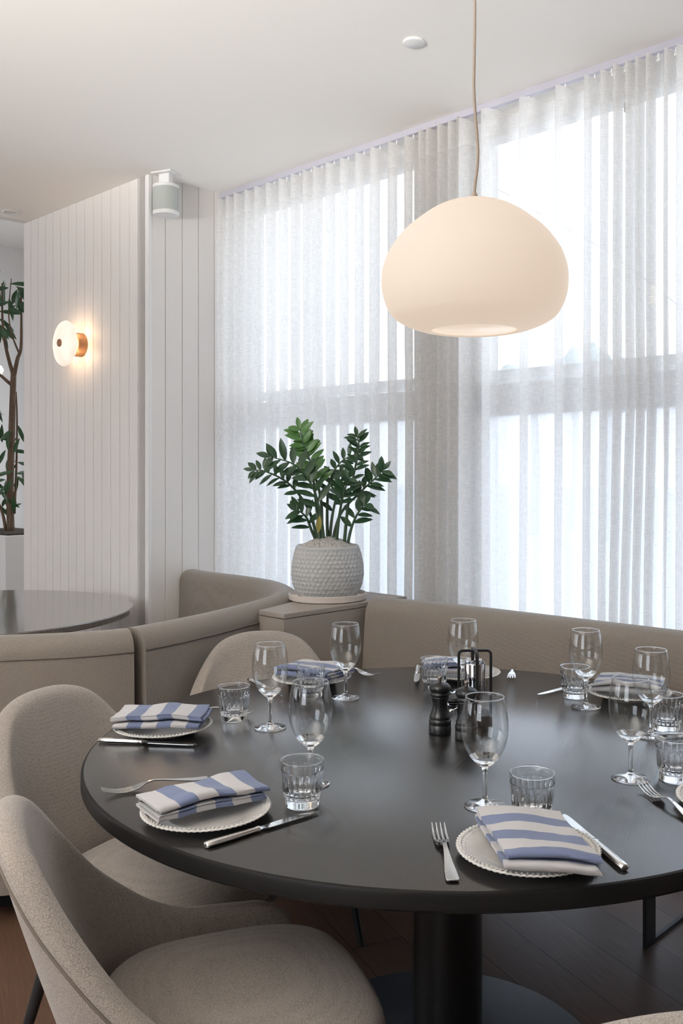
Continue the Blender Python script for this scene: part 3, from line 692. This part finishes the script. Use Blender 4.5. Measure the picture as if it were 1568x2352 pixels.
for fi, (pts, dz, f0, L, npair, fresh) in enumerate(fronds):
    P = []
    for i, (x, y) in enumerate(pts):
        t = i/(len(pts)-1); P.append(deep(x, y, PTD+dz*t*1.2+(-0.02 if fi % 2 else 0.02))-base)
    S = spline(P, 26)
    b = MB(); b.tube(S, [0.0075-0.0058*(i/25) for i in range(26)], 7); st = obj('stem', b, M_stem, root)
    b = MB()
    npair += 1
    for i in range(npair*2):
        t = f0+(1-f0)*i/(npair*2-1); k = min(int(t*25), 24); p = S[k]; tg = (S[k+1]-S[max(k-1, 0)]).normalized()
        side = tg.cross(Vector((0.15*rnd.uniform(-1, 1), -1, 0.45))).normalized()*(1 if i % 2 else -1)
        d = side*0.78+tg*0.55+Vector((rnd.uniform(-.2, .2), rnd.uniform(-.45, .35), rnd.uniform(-.12, .2)))
        up = Vector((rnd.uniform(-.3, .3), -0.75, 0.65)) if not fresh else Vector((0.1, -0.8, 0.5))
        leaf(b, p, d, up, 1.18*L*(0.82+0.36*rnd.random())*(0.75 if i > npair*2-3 else 1), L*0.43*(0.9+0.25*rnd.random()), 0.18)
    leaf(b, S[-1], (S[-1]-S[-3])+Vector((0, 0, 0.002)), Vector((0, -0.9, 0.4)), L*0.85, L*0.36)
    obj('leaves', b, M_leaf_new if fresh else M_leaf, st, rz(base), fix=False)
b = MB(); yl = deep(734, 1185, PTD-0.09)-base; leaf(b, yl, Vector((-0.1, 0, -1)), Vector((0, -1, 0.1)), 0.07, 0.024)
o = obj('faded_leaf', b, plain('yellow_leaf', (0.30, 0.27, 0.06), 0.5).m, root, fix=False); o['label'] = 'yellowing leaf'

# ------------------------------------------------------------------ indoor tree in the alcove
TD = 6.9; tp = deep(24, 1222, TD)
root = thing('planter', 'white planter box under the indoor tree at the left edge', 'planter', ROOM @ Matrix.Translation((ROOM.inverted() @ Vector((tp.x, tp.y, 0)))))
b = MB(); b.box((0, 0, tp.z/2), (0.80, 0.44, tp.z)); obj('box', b, M_planter, root, smooth=False, bevel=0.006)
b = MB(); b.box((0, 0, tp.z+0.004), (0.74, 0.38, 0.012)); obj('soil', b, M_soil, root, smooth=False)
root = thing('indoor_tree', 'slender indoor tree with narrow leaves at the left edge, growing from the white planter', 'tree', rz(tp))
b = MB()
def br(pts, r0, r1, dd=0.0):
    q = [deep(x, y, TD+dd*i)-tp for i, (x, y) in enumerate(pts)]; s = spline(q, 18); b.tube(s, [r0+(r1-r0)*i/17 for i in range(18)], 8); return s
brs = [br([(25, 1222), (23, 1130), (27, 1000), (29, 920), (31, 860)], 0.030, 0.022), br([(31, 870), (40, 825), (48, 800), (49, 740), (48, 660)], 0.018, 0.006),
       br([(31, 865), (14, 800), (6, 740), (5, 650)], 0.016, 0.005), br([(28, 885), (8, 868), (-30, 830), (-45, 760)], 0.014, 0.006),
       br([(33, 1180), (38, 1060), (39, 960), (37, 900)], 0.010, 0.005, 0.03), br([(14, 1222), (6, 1180), (-10, 1140)], 0.014, 0.008, -0.03),
       br([(44, 812), (28, 770), (20, 720), (26, 640)], 0.008, 0.003)]
obj('trunk', b, M_bark, root)
b = MB(); rnd = random.Random(11)
def lf(px, py, n, sx, sy, Ls):
    for i in range(n):
        p = deep(px+rnd.uniform(-sx, sx), py+rnd.uniform(-sy, sy), TD+rnd.uniform(-.15, .15))-tp
        leaf(b, p, Vector((rnd.uniform(-.7, .7), rnd.uniform(-.5, .5), -0.8+rnd.uniform(-.2, .9))), Vector((rnd.uniform(-.4, .4), -1, 0.2)), Ls*rnd.uniform(.8, 1.3), Ls*0.22, 0.25)
lf(12, 640, 12, 30, 36, 0.17); lf(34, 680, 10, 16, 30, 0.16); lf(5, 735, 6, 12, 30, 0.15); lf(22, 1010, 10, 24, 40, 0.14); lf(12, 1110, 26, 32, 60, 0.12); lf(38, 1140, 10, 12, 60, 0.14); lf(-20, 800, 14, 20, 150, 0.15)
obj('leaves', b, M_leaf_tree, root, fix=False)
p = deep(-4, 850, 7.3)
b = MB(); b.lathe([(0, -0.04), (0.025, -0.032), (0.04, 0), (0.025, 0.032), (0, 0.04)], 20)
o = tag(obj('globe_lamp', b, M_bulb), 'small glowing globe lamp at the left edge beside the indoor tree', 'lamp'); o.matrix_world = rz(p)

# ------------------------------------------------------------------ brown round table at left
root = thing('side_round_table', 'brown round wooden table beyond the curved banquette at left', 'table', ROOM @ Matrix.Translation((TL[0], -TL[1], 0)))
b = MB(); b.lathe([(0, 0.722), (0.742, 0.722), (0.747, 0.726), (0.747, 0.746), (0.743, 0.75), (0, 0.75)], 120); obj('tabletop', b, M_table2, root, sharp=40)
b = MB(); b.lathe([(0, 0.018), (0.07, 0.018), (0.07, 0.722), (0, 0.722)], 32); obj('pedestal', b, M_black, root, sharp=40)
b = MB(); b.lathe([(0, 0), (0.33, 0), (0.33, 0.016), (0, 0.018)], 48); obj('base', b, M_black, root, sharp=40)

# ------------------------------------------------------------------ big black round table
TC = Vector((0.115, 2.167, 0)); TR = 0.798; TZ = 0.75
root = thing('round_table', 'large black-stained round dining table laid for a meal, in the foreground', 'table', rz(TC))
b = MB(); b.lathe([(0, TZ-0.034), (TR-0.006, TZ-0.034), (TR, TZ-0.028), (TR, TZ-0.006), (TR-0.002, TZ-0.0018), (TR-0.006, TZ), (0, TZ)], 200); b.mi = [1 if all(math.hypot(b.v[i].x, b.v[i].y) > TR-0.0065 for i in f) else 0 for f in b.f]; obj('tabletop', b, [M_table, M_tedge], root, sharp=35)
b = MB(); b.lathe([(0, 0.012), (0.080, 0.012), (0.080, TZ-0.034), (0, TZ-0.034)], 48, Matrix.Translation((0.015, 0, 0))); obj('pedestal', b, M_black, root, sharp=40)
b = MB(); b.lathe([(0, 0), (0.37, 0), (0.37, 0.010), (0.365, 0.012), (0, 0.012)], 80); obj('base', b, plain('base_plate_steel', (0.030, 0.036, 0.050), 0.42).m, root, sharp=40)

# ------------------------------------------------------------------ chairs
def make_chair(M, label):
    root = thing('dining_chair', label, 'chair', M, 'upholstered chairs around the black table')
    # inner outline of the shell: x sideways, y forward; rim height; backward lean weight
    half = [(0.0, -0.205, 0.825, 1.0), (0.077, -0.204, 0.818, 1.0), (0.143, -0.196, 0.787, .97), (0.190, -0.176, 0.705, .90), (0.221, -0.140, 0.602, .75),
            (0.236, -0.090, 0.530, .5), (0.243, -0.030, 0.492, .28), (0.248, 0.03, 0.482, .1), (0.247, 0.09, 0.478, 0), (0.239, 0.14, 0.473, 0), (0.222, 0.185, 0.440, 0)]
    full = [(-x, y, z, w) for x, y, z, w in half[:0:-1]]+half
    A = spline([Vector((x, y, z)) for x, y, z, w in full], 73); Wt = spline([Vector((w, 0, 0)) for x, y, z, w in full], 73)
    rings = []; seam = []; seam2 = []
    for i, p in enumerate(A):
        t = (A[min(i+1, 72)]-A[max(i-1, 0)]); t = Vector((t.x, t.y, 0)).normalized(); nr = Vector((t.y, -t.x, 0))   # outward
        w = Wt[i].x; h = p.z
        def pos(d, z):
            k = max(0, z-0.44); back = -w*(0.36*k-0.10*k*k)
            bulge = 0.012*math.sin(PI*min(1, max(0, (z-0.4)/max(0.05, h-0.4))))*w
            return Vector((p.x, p.y+back, 0))+nr*(d-bulge*0)+Vector((0, 0, z))
        z0 = 0.365; th = 0.052 if w > .5 else 0.044; r = th/2; ring = []
        for j in range(8): ring.append(pos(0, z0+(h-r-z0)*j/7))
        for j in range(1, 6):
            a = PI-PI*j/6; ring.append(pos(r+r*math.cos(a), h-r+r*math.sin(a)))
        for j in range(8):
            z = h-r+(z0-(h-r))*j/7; tuck = 0.024*max(0, (0.44-z)/0.075)**2 if z < 0.44 else 0
            ring.append(pos(th-tuck, z))
        rings.append(ring); seam.append(pos(th+0.0005, h-r*1.35)); seam2.append(pos(-0.0005, h-r*1.2))
    b = MB(); b.loops(rings); obj('backrest', b, M_chair, root, subsurf=1)
    b = MB(); b.tube(seam, 0.0024, 6); obj('seam', b, M_seam, root)
    # seat cushion
    def srow(k, z):
        out = []
        for i in range(56):
            a = 2*PI*i/56; ca, sa = math.cos(a), math.sin(a); e = 0.62
            x = 0.244*k*abs(ca)**e*(1 if ca > 0 else -1); y = abs(sa)**e*(1 if sa > 0 else -1)
            y = y*0.240*k+0.032
            out.append(Vector((x*(1-0.06*max(0, y)), y, z)))
        return out
    b = MB(); b.loops([srow(0.90, 0.365), srow(0.985, 0.375), srow(1.0, 0.40), srow(0.985, 0.428), srow(0.94, 0.447), srow(0.80, 0.460), srow(0.5, 0.468), srow(0.15, 0.470)]); obj('seat', b, M_chair, root, subsurf=1)
    b = MB(); b.loops([srow(0.80, 0.335), srow(1.00, 0.352), srow(1.02, 0.368), srow(0.9, 0.372)]); obj('seat_shell', b, M_chair, root)
    for sx, sy in ((1, 1), (-1, 1), (1, -1), (-1, -1)):
        b = MB(); b.tube([(sx*0.165, sy*0.14+0.01, 0.355), (sx*0.185, sy*0.165+0.01, 0.25), (sx*0.225, sy*0.225+0.01, 0.0)], [0.017, 0.015, 0.009], 12); obj('leg', b, M_black, root, sharp=50)
    return root
def facing(p, d): return rz((p[0], p[1], 0), math.atan2(d[1], d[0])-PI/2)
chair = make_chair(facing((-0.30, 1.645), (0.93, 0.37)), 'beige upholstered chair nearest the camera at lower left, its seat showing')
dup(chair, facing((-0.565, 2.20), (0.90, -0.43)), 'beige upholstered chair at the left edge, second from the camera')
dup(chair, facing((-0.365, 2.86), (0.25, -0.97)), 'beige upholstered chair at the far left of the table, with only its rounded back showing')
dup(chair, facing((0.28, 1.29), (-0.10, 0.995)), 'beige upholstered chair at the bottom right corner, with only its top edge showing')

# ------------------------------------------------------------------ tableware
def T(px, py, z=TZ): return at(px, py, z)
# wine glass
gp_out = [(0.0, 0.0), (0.0355, 0.0), (0.0382, 0.0008), (0.0382, 0.0018), (0.034, 0.0032), (0.020, 0.0058), (0.010, 0.0085), (0.0058, 0.0125), (0.0043, 0.020), (0.0040, 0.040), (0.0041, 0.058), (0.0052, 0.068), (0.0085, 0.0745),
          (0.018, 0.0815), (0.028, 0.0925), (0.0365, 0.1085), (0.0418, 0.126), (0.0440, 0.143), (0.0435, 0.160), (0.0412, 0.178), (0.0382, 0.194), (0.0360, 0.2030), (0.0356, 0.2036)]
gp_in = [(0.0350, 0.2032), (0.0372, 0.194), (0.0402, 0.178), (0.0425, 0.160), (0.0430, 0.143), (0.0408, 0.127), (0.0355, 0.1098), (0.027, 0.0945), (0.017, 0.0845), (0.008, 0.0795), (0.0, 0.0780)]
b = MB(); b.lathe(gp_out+gp_in, 64); nbead = len(b.f)
b.lathe([(0.0353+0.00095*math.cos(a), 0.2036+0.00095*math.sin(a)) for a in [2*PI*i/10 for i in range(10)]], 64, closed=True)
glasses = [((1113, 1852), 'clear wine glass in front of the pepper mills, nearest the camera'),
           ((713, 1801), 'clear wine glass directly behind the left foreground tumbler'),
           ((620, 1672), 'clear wine glass between the left folded napkin setting and the table centre'),
           ((793, 1603), 'clear wine glass at the far left setting, right of the striped napkin'),
           ((1063, 1590), 'clear wine glass behind the black framed lantern at the far side'),
           ((1345, 1624), 'clear wine glass at the far right setting, beside a tumbler, against the banquette'),
           ((1495, 1691), 'clear wine glass behind another wine glass near the right edge'),
           ((1448, 1789), 'clear wine glass at the right, in front of the second wine glass and its tumbler')]
b.mi = [1 if k < nbead and min(b.v[i].z for i in f) > 0.0825 else 0 for k, f in enumerate(b.f)]
wg = obj('wine_glass', b, [M_glass, M_thin]); first = True
for (px, py), lab in glasses:
    o = wg if first else wg.copy()
    if not first: COL.objects.link(o)
    first = False
    o.matrix_world = rz(T(px, py)+Vector((0, 0, 0.0004))); tag(o, lab, 'wine glass', 'wine glasses on the black table')
# tumbler
def flute(r, z, t):
    if r < 0.030 or z < 0.017 or z > 0.067: return r, z
    a = abs(math.sin(10*t)); k = min(1, (0.067-z)/0.016)*min(1, (z-0.017)/0.004)
    return r-0.0030*k*(1-a)**1.0, z
tp_out = [(0.0, 0.001), (0.028, 0.001), (0.0305, 0.0), (0.0318, 0.0015), (0.0322, 0.013), (0.0314, 0.0155), (0.0325, 0.0175), (0.0350, 0.0205), (0.0362, 0.026), (0.0372, 0.034), (0.0381, 0.044), (0.0389, 0.054), (0.0397, 0.064), (0.0399, 0.068), (0.0402, 0.075), (0.0405, 0.0835), (0.0400, 0.0845)]
tp_in = [(0.0388, 0.0842), (0.0382, 0.075), (0.0378, 0.068), (0.0372, 0.060), (0.0355, 0.040), (0.0335, 0.028), (0.029, 0.0225), (0.02, 0.0205), (0, 0.020)]
b = MB()
NS = 200
def fl2(prof_out, prof_in):
    prof = prof_out+prof_in; m = len(prof_out)
    vs = []; idx = [0]
    rows = []
    for i, (r, z) in enumerate(prof):
        if r < 1e-6: rows.append([len(vs)]); vs.append(Vector((0, 0, z))); continue
        row = []
        for k in range(NS):
            t = 2*PI*k/NS; rr = flute(r, z, t)[0] if i < m else r
            row.append(len(vs)); vs.append(Vector((rr*math.cos(t), rr*math.sin(t), z)))
        rows.append(row)
    fs = []
    for a, c in zip(rows[:-1], rows[1:]):
        for k in range(NS):
            k2 = (k+1) % NS
            if len(a) == 1: fs.append((a[0], c[k], c[k2]))
            elif len(c) == 1: fs.append((a[k], c[0], a[k2]))
            else: fs.append((a[k], c[k], c[k2], a[k2]))
    b.add(vs, fs)
fl2(tp_out, tp_in)
nbead = len(b.f); b.lathe([(0.0394+0.0014*math.cos(a), 0.0848+0.0012*math.sin(a)) for a in [2*PI*i/10 for i in range(10)]], 120, closed=True)
b.mi = [1 if k < nbead and min(b.v[i].z for i in f) > 0.0675 else 0 for k, f in enumerate(b.f)]
tum = obj('tumbler', b, [M_cut, M_thin], sharp=None); first = True
tumblers = [((1222, 1884), 'cut glass tumbler right behind the foreground napkin and plate'),
            ((694, 1849), 'cut glass tumbler at left foreground, by the tip of a knife'),
            ((537, 1653), 'cut glass tumbler at the left, beside the far plate with the folded napkin'),
            ((713, 1599), 'cut glass tumbler in front of the far left plate and napkin'),
            ((997, 1580), 'cut glass tumbler at the far side, just behind the left pepper mill'),
            ((1320, 1601), 'cut glass tumbler at the far right, left of its wine glass'),
            ((1530, 1675), 'cut glass tumbler at the right edge, second from the camera'),
            ((1551, 1791), 'cut glass tumbler cut off by the right edge of the frame, above the fork')]
for (px, py), lab in tumblers:
    o = tum if first else tum.copy()
    if not first: COL.objects.link(o)
    first = False
    o.matrix_world = rz(T(px, py)+Vector((0, 0, 0.0004)), random.random()); tag(o, lab, 'tumbler', 'cut glass tumblers on the black table')

# plates
def make_plate():
    b = MB()
    def rim(r, z, t):
        if r > 0.1075: return r+0.0012*math.cos(72*t), z+0.0009*math.cos(72*t+1.0)
        return r, z
    b.lathe([(0, 0.006), (0.066, 0.006), (0.072, 0.0075), (0.082, 0.0125), (0.098, 0.0160), (0.108, 0.0190), (0.112, 0.0205), (0.1148, 0.0200), (0.1150, 0.0180), (0.106, 0.0150), (0.088, 0.0105), (0.074, 0.0035), (0.068, 0.0), (0.062, 0.0), (0.060, 0.002), (0, 0.002)], 288, fn=rim)
    return b
def bead_ring(r, z, n, s):
    b = MB()
    for k in range(n):
        t = 2*PI*k/n; M = Matrix.Translation((r*math.cos(t), r*math.sin(t), z)) @ Matrix.Rotation(t+0.6, 4, 'Z')
        b.lathe([(0, -s*0.5), (s*0.5, 0), (0, s*0.6)], 6, M @ Matrix.Diagonal((0.75, 1.5, 1.0, 1.0)))
    return b
settings = [ # plate px, label of plate, outward angle etc.
    ((1212, 1943), 'foreground', 'cream beaded side plate nearest the camera, between a fork and a knife'),
    ((474, 1854), 'left', 'cream beaded side plate at lower left, near the table edge'),
    ((375, 1663), 'upleft', 'cream beaded side plate at the left, second from the camera'),
    ((716, 1553), 'farleft', 'cream beaded side plate at the far left, in front of the rounded chair back'),
    ((1061, 1542), 'far', 'cream beaded side plate at the far side, behind the black framed lantern'),
    ((1443, 1586), 'farright', 'cream beaded side plate at the far right, behind the wine glasses'),
    ((1702, 1834), 'right', 'cream beaded side plate cut off by the right edge, beside the fork')]
pb = make_plate(); bd = bead_ring(0.1085, 0.0203, 84, 0.0042); bd2 = bead_ring(0.1008, 0.0178, 84, 0.0026)
bd.add(bd2.v, bd2.f)
proto = None; PL = {}
for (px, py), key, lab in settings:
    p = at(px, py, TZ+0.019); p.z = TZ+0.0003; PL[key] = p
    if proto is None:
        proto = thing('side_plate', lab, 'plate', rz(p), 'beaded side plates on the black table'); obj('dish', pb, M_porc, proto); obj('beaded_rim', bd, M_porc, proto)
    else: dup(proto, rz(p), lab)

# napkins: one folded cloth each, modelled as a zigzag of layers
def napkin(p, ang, L, D, layers, mat, label, seed, off=(0, 0), gap=0.0085, shear=0.0):
    th = 0.0042; cl = []   # centre line (y, z)
    rnd = random.Random(seed)
    zs = [0.004+gap*i for i in range(layers)]
    ends = [(-D/2+rnd.uniform(-.004, .006), D/2+rnd.uniform(-.012, .004)) for _ in range(layers)]
    # from the bottom layer up; the folds alternate back / front with the top fold at the front
    fwd = (layers % 2 == 1)
    path = []
    for i in range(layers):
        a, c = ends[i]; seq = [c+(a-c)*k/14 for k in range(15)]
        toward_front = ((layers-1-i) % 2 == 1)
        if not toward_front: seq = seq[::-1]
        path += [(y, zs[i]) for y in seq]
        if i < layers-1:
            y = seq[-1]; s = -1 if toward_front else 1
            for k in range(1, 6):
                a2 = -PI/2+PI*k/6; path.append((y+s*gap*0.75*math.cos(a2), zs[i]+gap/2+gap/2*math.sin(a2)))
    arc = [0.0]
    for i in range(1, len(path)): arc.append(arc[-1]+math.hypot(path[i][0]-path[i-1][0], path[i][1]-path[i-1][1]))
    NX = 40; b = MB(); ring_n = 2*len(path); arcf = arc[-1]
    nrm = []
    for i in range(len(path)):
        a = path[max(i-1, 0)]; c = path[min(i+1, len(path)-1)]; ty, tz = c[0]-a[0], c[1]-a[1]; q = math.hypot(ty, tz) or 1; nrm.append((-tz/q, ty/q))
    vs = []; uvs = []
    for j in range(NX+1):
        x = -L/2+L*j/NX
        for side in (1, -1):
            rng = range(len(path)) if side == 1 else range(len(path)-1, -1, -1)
            for i in rng:
                y, z = path[i]; lay = z/gap
                edge = 1+0.5*math.exp(-((L/2-abs(x))/0.006)**2)*0
                sx = 1+0.03*math.sin(seed+lay*1.7)
                X = x*sx+0.004*math.sin(lay*2.3+seed)+shear*y; wob = 0.0045*noise.noise(Vector((x*14, y*12, seed)))*(0.3+0.35*lay)+0.0012*noise.noise(Vector((x*50, y*40, seed+lay)))
                sag = -0.012*max(0, lay-1)*0.15*((x/(L/2))**2)
                puff = 0.006*math.exp(-((y+D/2)/0.03)**2)*min(1, lay)*(1-0.5*(x/(L/2))**2)
                yy = y+0.003*noise.noise(Vector((x*18, lay*3, seed+2)))
                vs.append(Vector((X, yy+nrm[i][0]*th/2*side, z+th/2+wob+sag+puff+nrm[i][1]*th/2*side))); uvs.append((x+0.5, arc[i]-arcf+1.0+0.0*lay))
    n = ring_n; fs = []
    for j in range(NX):
        for i in range(n):
            i2 = (i+1) % n; fs.append((j*n+i, j*n+i2, (j+1)*n+i2, (j+1)*n+i))
    fs.append(tuple(range(n-1, -1, -1))); fs.append(tuple(NX*n+i for i in range(n)))
    b.add(vs, fs); b.uv = {i: u for i, u in enumerate(uvs)}
    zmin = min(v.z for v in vs); b.v = [v-Vector((0, 0, zmin)) for v in b.v]
    o = obj('napkin', b, mat, sharp=70)
    o.matrix_world = rz(p+Vector((off[0], off[1], 0.0215)), ang)
    return tag(o, label, 'napkin', 'striped napkins on the side plates')
napkin(PL['foreground'], -0.16, 0.138, 0.185, 4, M_nap_s, 'folded blue and white striped napkin on the plate nearest the camera', 1, (0.006, -0.015), shear=-0.30)
napkin(PL['left'], 0.62, 0.205, 0.105, 4, M_nap_x, 'folded blue and white striped napkin on the lower left plate', 2, (-0.008, 0.008))
napkin(PL['upleft'], 0.02, 0.205, 0.12, 4, M_nap_x, 'folded blue and white striped napkin on the second plate at left', 3, (0.0, 0.0))
napkin(PL['farleft'], -0.55, 0.19, 0.125, 4, M_nap_s, 'folded blue and white striped napkin at the far left, behind a tumbler', 4, (0.01, 0.0))
napkin(PL['far'], -0.1, 0.18, 0.13, 4, M_nap_s, 'folded pale striped napkin at the far side, behind the black lantern frame', 5, (-0.03, 0.0))
napkin(PL['farright'], -0.35, 0.18, 0.14, 4, M_nap_s, 'folded pale striped napkin at the far right, seen through wine glasses', 6, (0.0, 0.0))
napkin(PL['right'], -0.8, 0.14, 0.16, 3, M_nap_s, 'folded striped napkin on the plate past the right edge', 7, (0.02, 0.0))

# cutlery: local +y from handle end to tip
def strip(mb, sta, th):
    """sta: (y, z, x0, x1)"""
    rings = []
    for y, z, x0, x1 in sta: rings.append([Vector((x0, y, z)), Vector((x1, y, z)), Vector((x1, y, z+th)), Vector((x0, y, z+th))])
    mb.loops(rings)
fb = MB()
strip(fb, [(0, .0030, -.008, .008), (.004, .0030, -.0105, .0105), (.03, .0042, -.0095, .0095), (.06, .008, -.0065, .0065), (.09, .013, -.0040, .0040), (.110, .0150, -.0034, .0034), (.124, .0125, -.005, .005), (.132, .0095, -.0095, .0095), (.140, .0065, -.0122, .0122), (.152, .0040, -.0128, .0128)], 0.0026)
for k in range(4):
    x = -0.0108+0.0072*k
    strip(fb, [(.150, .0044, x-.0019, x+.0019), (.165, .0030, x-.0019, x+.0019), (.180, .0040, x-.0017, x+.0017), (.195, .0075, x-.0014, x+.0014), (.208, .0125, x-.0009, x+.0009)], 0.0022)
def place2(o, h, t): 
    d = t-h; o.matrix_world = rz((h.x, h.y, TZ+0.0004), math.atan2(d.y, d.x)-PI/2)
forks = [((1040, 2030), (1000, 1888), 'polished steel fork left of the plate nearest the camera'),
         ((478, 1792), (282, 1822), 'polished steel fork half hidden behind the lower left napkin'),
         ((420, 1630), (505, 1640), 'polished steel fork behind the second plate at left, mostly hidden'),
         ((760, 1535), (858, 1556), 'polished steel fork at the far left, right of a wine glass'),
         ((1180, 1534), (1172, 1568), 'polished steel fork at the far side, right of the lantern'),
         ((1610, 1905), (1502, 1832), 'polished steel fork at the right edge, tines pointing to the table centre')]
fk = obj('fork', fb, M_steel, smooth=True, bevel=0.0008, sharp=50); first = True
for h, t, lab in forks:
    o = fk if first else fk.copy()
    if not first: COL.objects.link(o)
    first = False; place2(o, T(*h), T(*t)); tag(o, lab, 'fork', 'steel forks on the black table')
kn = thing('table_knife', 'polished steel knife right of the plate nearest the camera', 'knife', I4.copy(), 'steel knives on the black table')
hb = MB(); rings = []
for y, rx, rzz in ((0, .0052, .0036), (.003, .0082, .0052), (.02, .0086, .0056), (.06, .0078, .0054), (.095, .0062, .0050), (.099, .0058, .0046), (.101, .0072, .0054), (.106, .0072, .0054), (.108, .0056, .0040), (.118, .0050, .0024)):
    rings.append([Vector((rx*math.cos(2*PI*k/24)*(1+0.10*math.cos(6*PI*k/24*2)), y, .0058+rzz*math.sin(2*PI*k/24))) for k in range(24)])
hb.loops(rings); obj('handle', hb, M_steel, kn)
bb2 = MB(); strip(bb2, [(.112, .0050, -.005, .005), (.122, .0045, -.0085, .0075), (.15, .0042, -.0098, .0075), (.19, .0040, -.0095, .0072), (.215, .0040, -.0078, .0068), (.229, .0040, -.0040, .0055), (.235, .0040, .0, .003)], 0.0014); obj('blade', bb2, M_steel, kn, smooth=False)
knives = [((1436, 2003), (1300, 1884), None),
          ((470, 1950), (742, 1866), 'polished steel knife in front of the lower left plate'),
          ((226, 1705), (474, 1716), 'polished steel knife in front of the second plate at left'),
          ((572, 1565), (652, 1603), 'polished steel knife at the far left, seen through a wine glass'),
          ((960, 1532), (955, 1572), 'polished steel knife at the far side, left of a tumbler'),
          ((1352, 1570), (1266, 1592), 'polished steel knife at the far right, behind a tumbler'),
          ((1700, 1688), (1556, 1690), 'polished steel knife at the right edge, beside the middle right tumbler')]
for h, t, lab in knives:
    H, Q = T(*h), T(*t); d = Q-H; M = rz((H.x, H.y, TZ+0.0004), math.atan2(d.y, d.x)-PI/2)
    if lab is None: kn.matrix_world = M
    else: dup(kn, M, lab)

# pepper and salt mills
root = thing('pepper_mill', 'black turned wooden mill on the left of the pair', 'mill', rz(T(1010, 1683)), 'black mills in the table centre')
b = MB(); b.lathe([(0, 0), (0.0262, 0), (0.0266, 0.003), (0.0264, 0.020), (0.0245, 0.0215), (0.0262, 0.0235), (0.0268, 0.029), (0.0258, 0.033), (0.0235, 0.0345), (0.0250, 0.037), (0.0252, 0.040), (0.0230, 0.044), (0.0195, 0.054), (0.0178, 0.064), (0.0180, 0.072), (0.0205, 0.082), (0.0215, 0.085), (0.0218, 0.088), (0, 0.088)], 48); obj('body', b, M_mill, root)
b = MB(); b.lathe([(0, 0.0885), (0.0222, 0.0885), (0.0240, 0.092), (0.0225, 0.096), (0.0205, 0.0975), (0.0245, 0.1005), (0.0262, 0.106), (0.0250, 0.112), (0.0200, 0.1165), (0.0120, 0.1195), (0.0075, 0.1205), (0, 0.121)], 48); obj('head', b, M_mill, root)
b = MB(); b.lathe([(0, 0.120), (0.0030, 0.120), (0.0040, 0.123), (0.0032, 0.126), (0.0058, 0.129), (0.0060, 0.133), (0.0040, 0.135), (0, 0.1352)], 20); o = obj('knob', b, plain('aged_pewter', (0.30, 0.25, 0.21), 0.35, 0.9).m, root)
dup(root, rz(T(1071, 1697), 0.6), 'black turned wooden mill on the right of the pair, beside the lantern')
# lantern in a crossed black frame
LB = T(1090, 1664)
root = thing('table_lantern', 'chrome cylinder lantern inside a crossed black metal frame in the table centre', 'lantern', rz(LB, 0.05))
b = MB(); b.loops([rbox_ring(0.078, 0.078, 0.020, z) for z in (0.0, 0.026, 0.030)]); obj('base', b, M_black, root, smooth=False, bevel=0.003)
b = MB(); b.lathe([(0, 0.030), (0.0145, 0.030), (0.0155, 0.034), (0.0145, 0.046), (0.0155, 0.050), (0.0155, 0.055), (0, 0.055)], 32); obj('glass_stem', b, M_glass, root)
b = MB(); b.lathe([(0, 0.056), (0.0245, 0.056), (0.0255, 0.058), (0.0255, 0.150), (0.0245, 0.152), (0.0225, 0.150), (0.0225, 0.140), (0, 0.140)], 48); obj('cylinder', b, plain('chrome', (0.70, 0.71, 0.74), 0.06, 1.0).m, root, sharp=40)
for k in range(2):
    b = MB(); Mr = Matrix.Rotation(k*PI/2, 3, 'Z'); hw, hh, r = 0.0395, 0.182, 0.010
    cl = [Vector((-hw, 0, 0.0))]
    for i in range(7): a = PI-PI/2*i/6; cl.append(Vector((-hw+r+r*math.cos(a), 0, hh-r+r*math.sin(a))))
    for i in range(7): a = PI/2-PI/2*i/6; cl.append(Vector((hw-r+r*math.cos(a), 0, hh-r+r*math.sin(a))))
    cl.append(Vector((hw, 0, 0.0))); rings = []
    for i, p in enumerate(cl):
        t = (cl[min(i+1, len(cl)-1)]-cl[max(i-1, 0)]).normalized(); nn = Vector((t.z, 0, -t.x))
        e = 0.0012 if k else 0.0
        rings.append([Mr @ (p+nn*(a*(0.0030-e*0.4))+Vector((0, c*0.0038, 0))) for a, c in ((-1, -1), (1, -1), (1, 1), (-1, 1))])
    b.loops(rings); obj('frame', b, M_black, root, smooth=False)
b = MB(); sd = T(1041, 1618)
b.lathe([(0, 0), (0.017, 0), (0.024, 0.006), (0.028, 0.020), (0.0275, 0.022), (0.0265, 0.020), (0.022, 0.008), (0, 0.005)], 32)
o = tag(obj('salt_dish', b, M_glass), 'small clear glass dish between the two black mills', 'dish'); o.matrix_world = rz(sd)
b = MB(); b.tube([(0, 0, 0), (0.02, 0.004, 0.010), (0.045, 0.01, 0.022)], [0.0012, 0.0012, 0.0012], 8); b.lathe([(0, -0.006), (0.005, -0.004), (0.0068, 0), (0.005, 0.004), (0, 0.006)], 16)
o = tag(obj('salt_spoon', b, M_steel), 'tiny steel spoon between the two black mills', 'spoon'); o.matrix_world = rz(T(1036, 1640)+Vector((0, 0, 0.0075)))
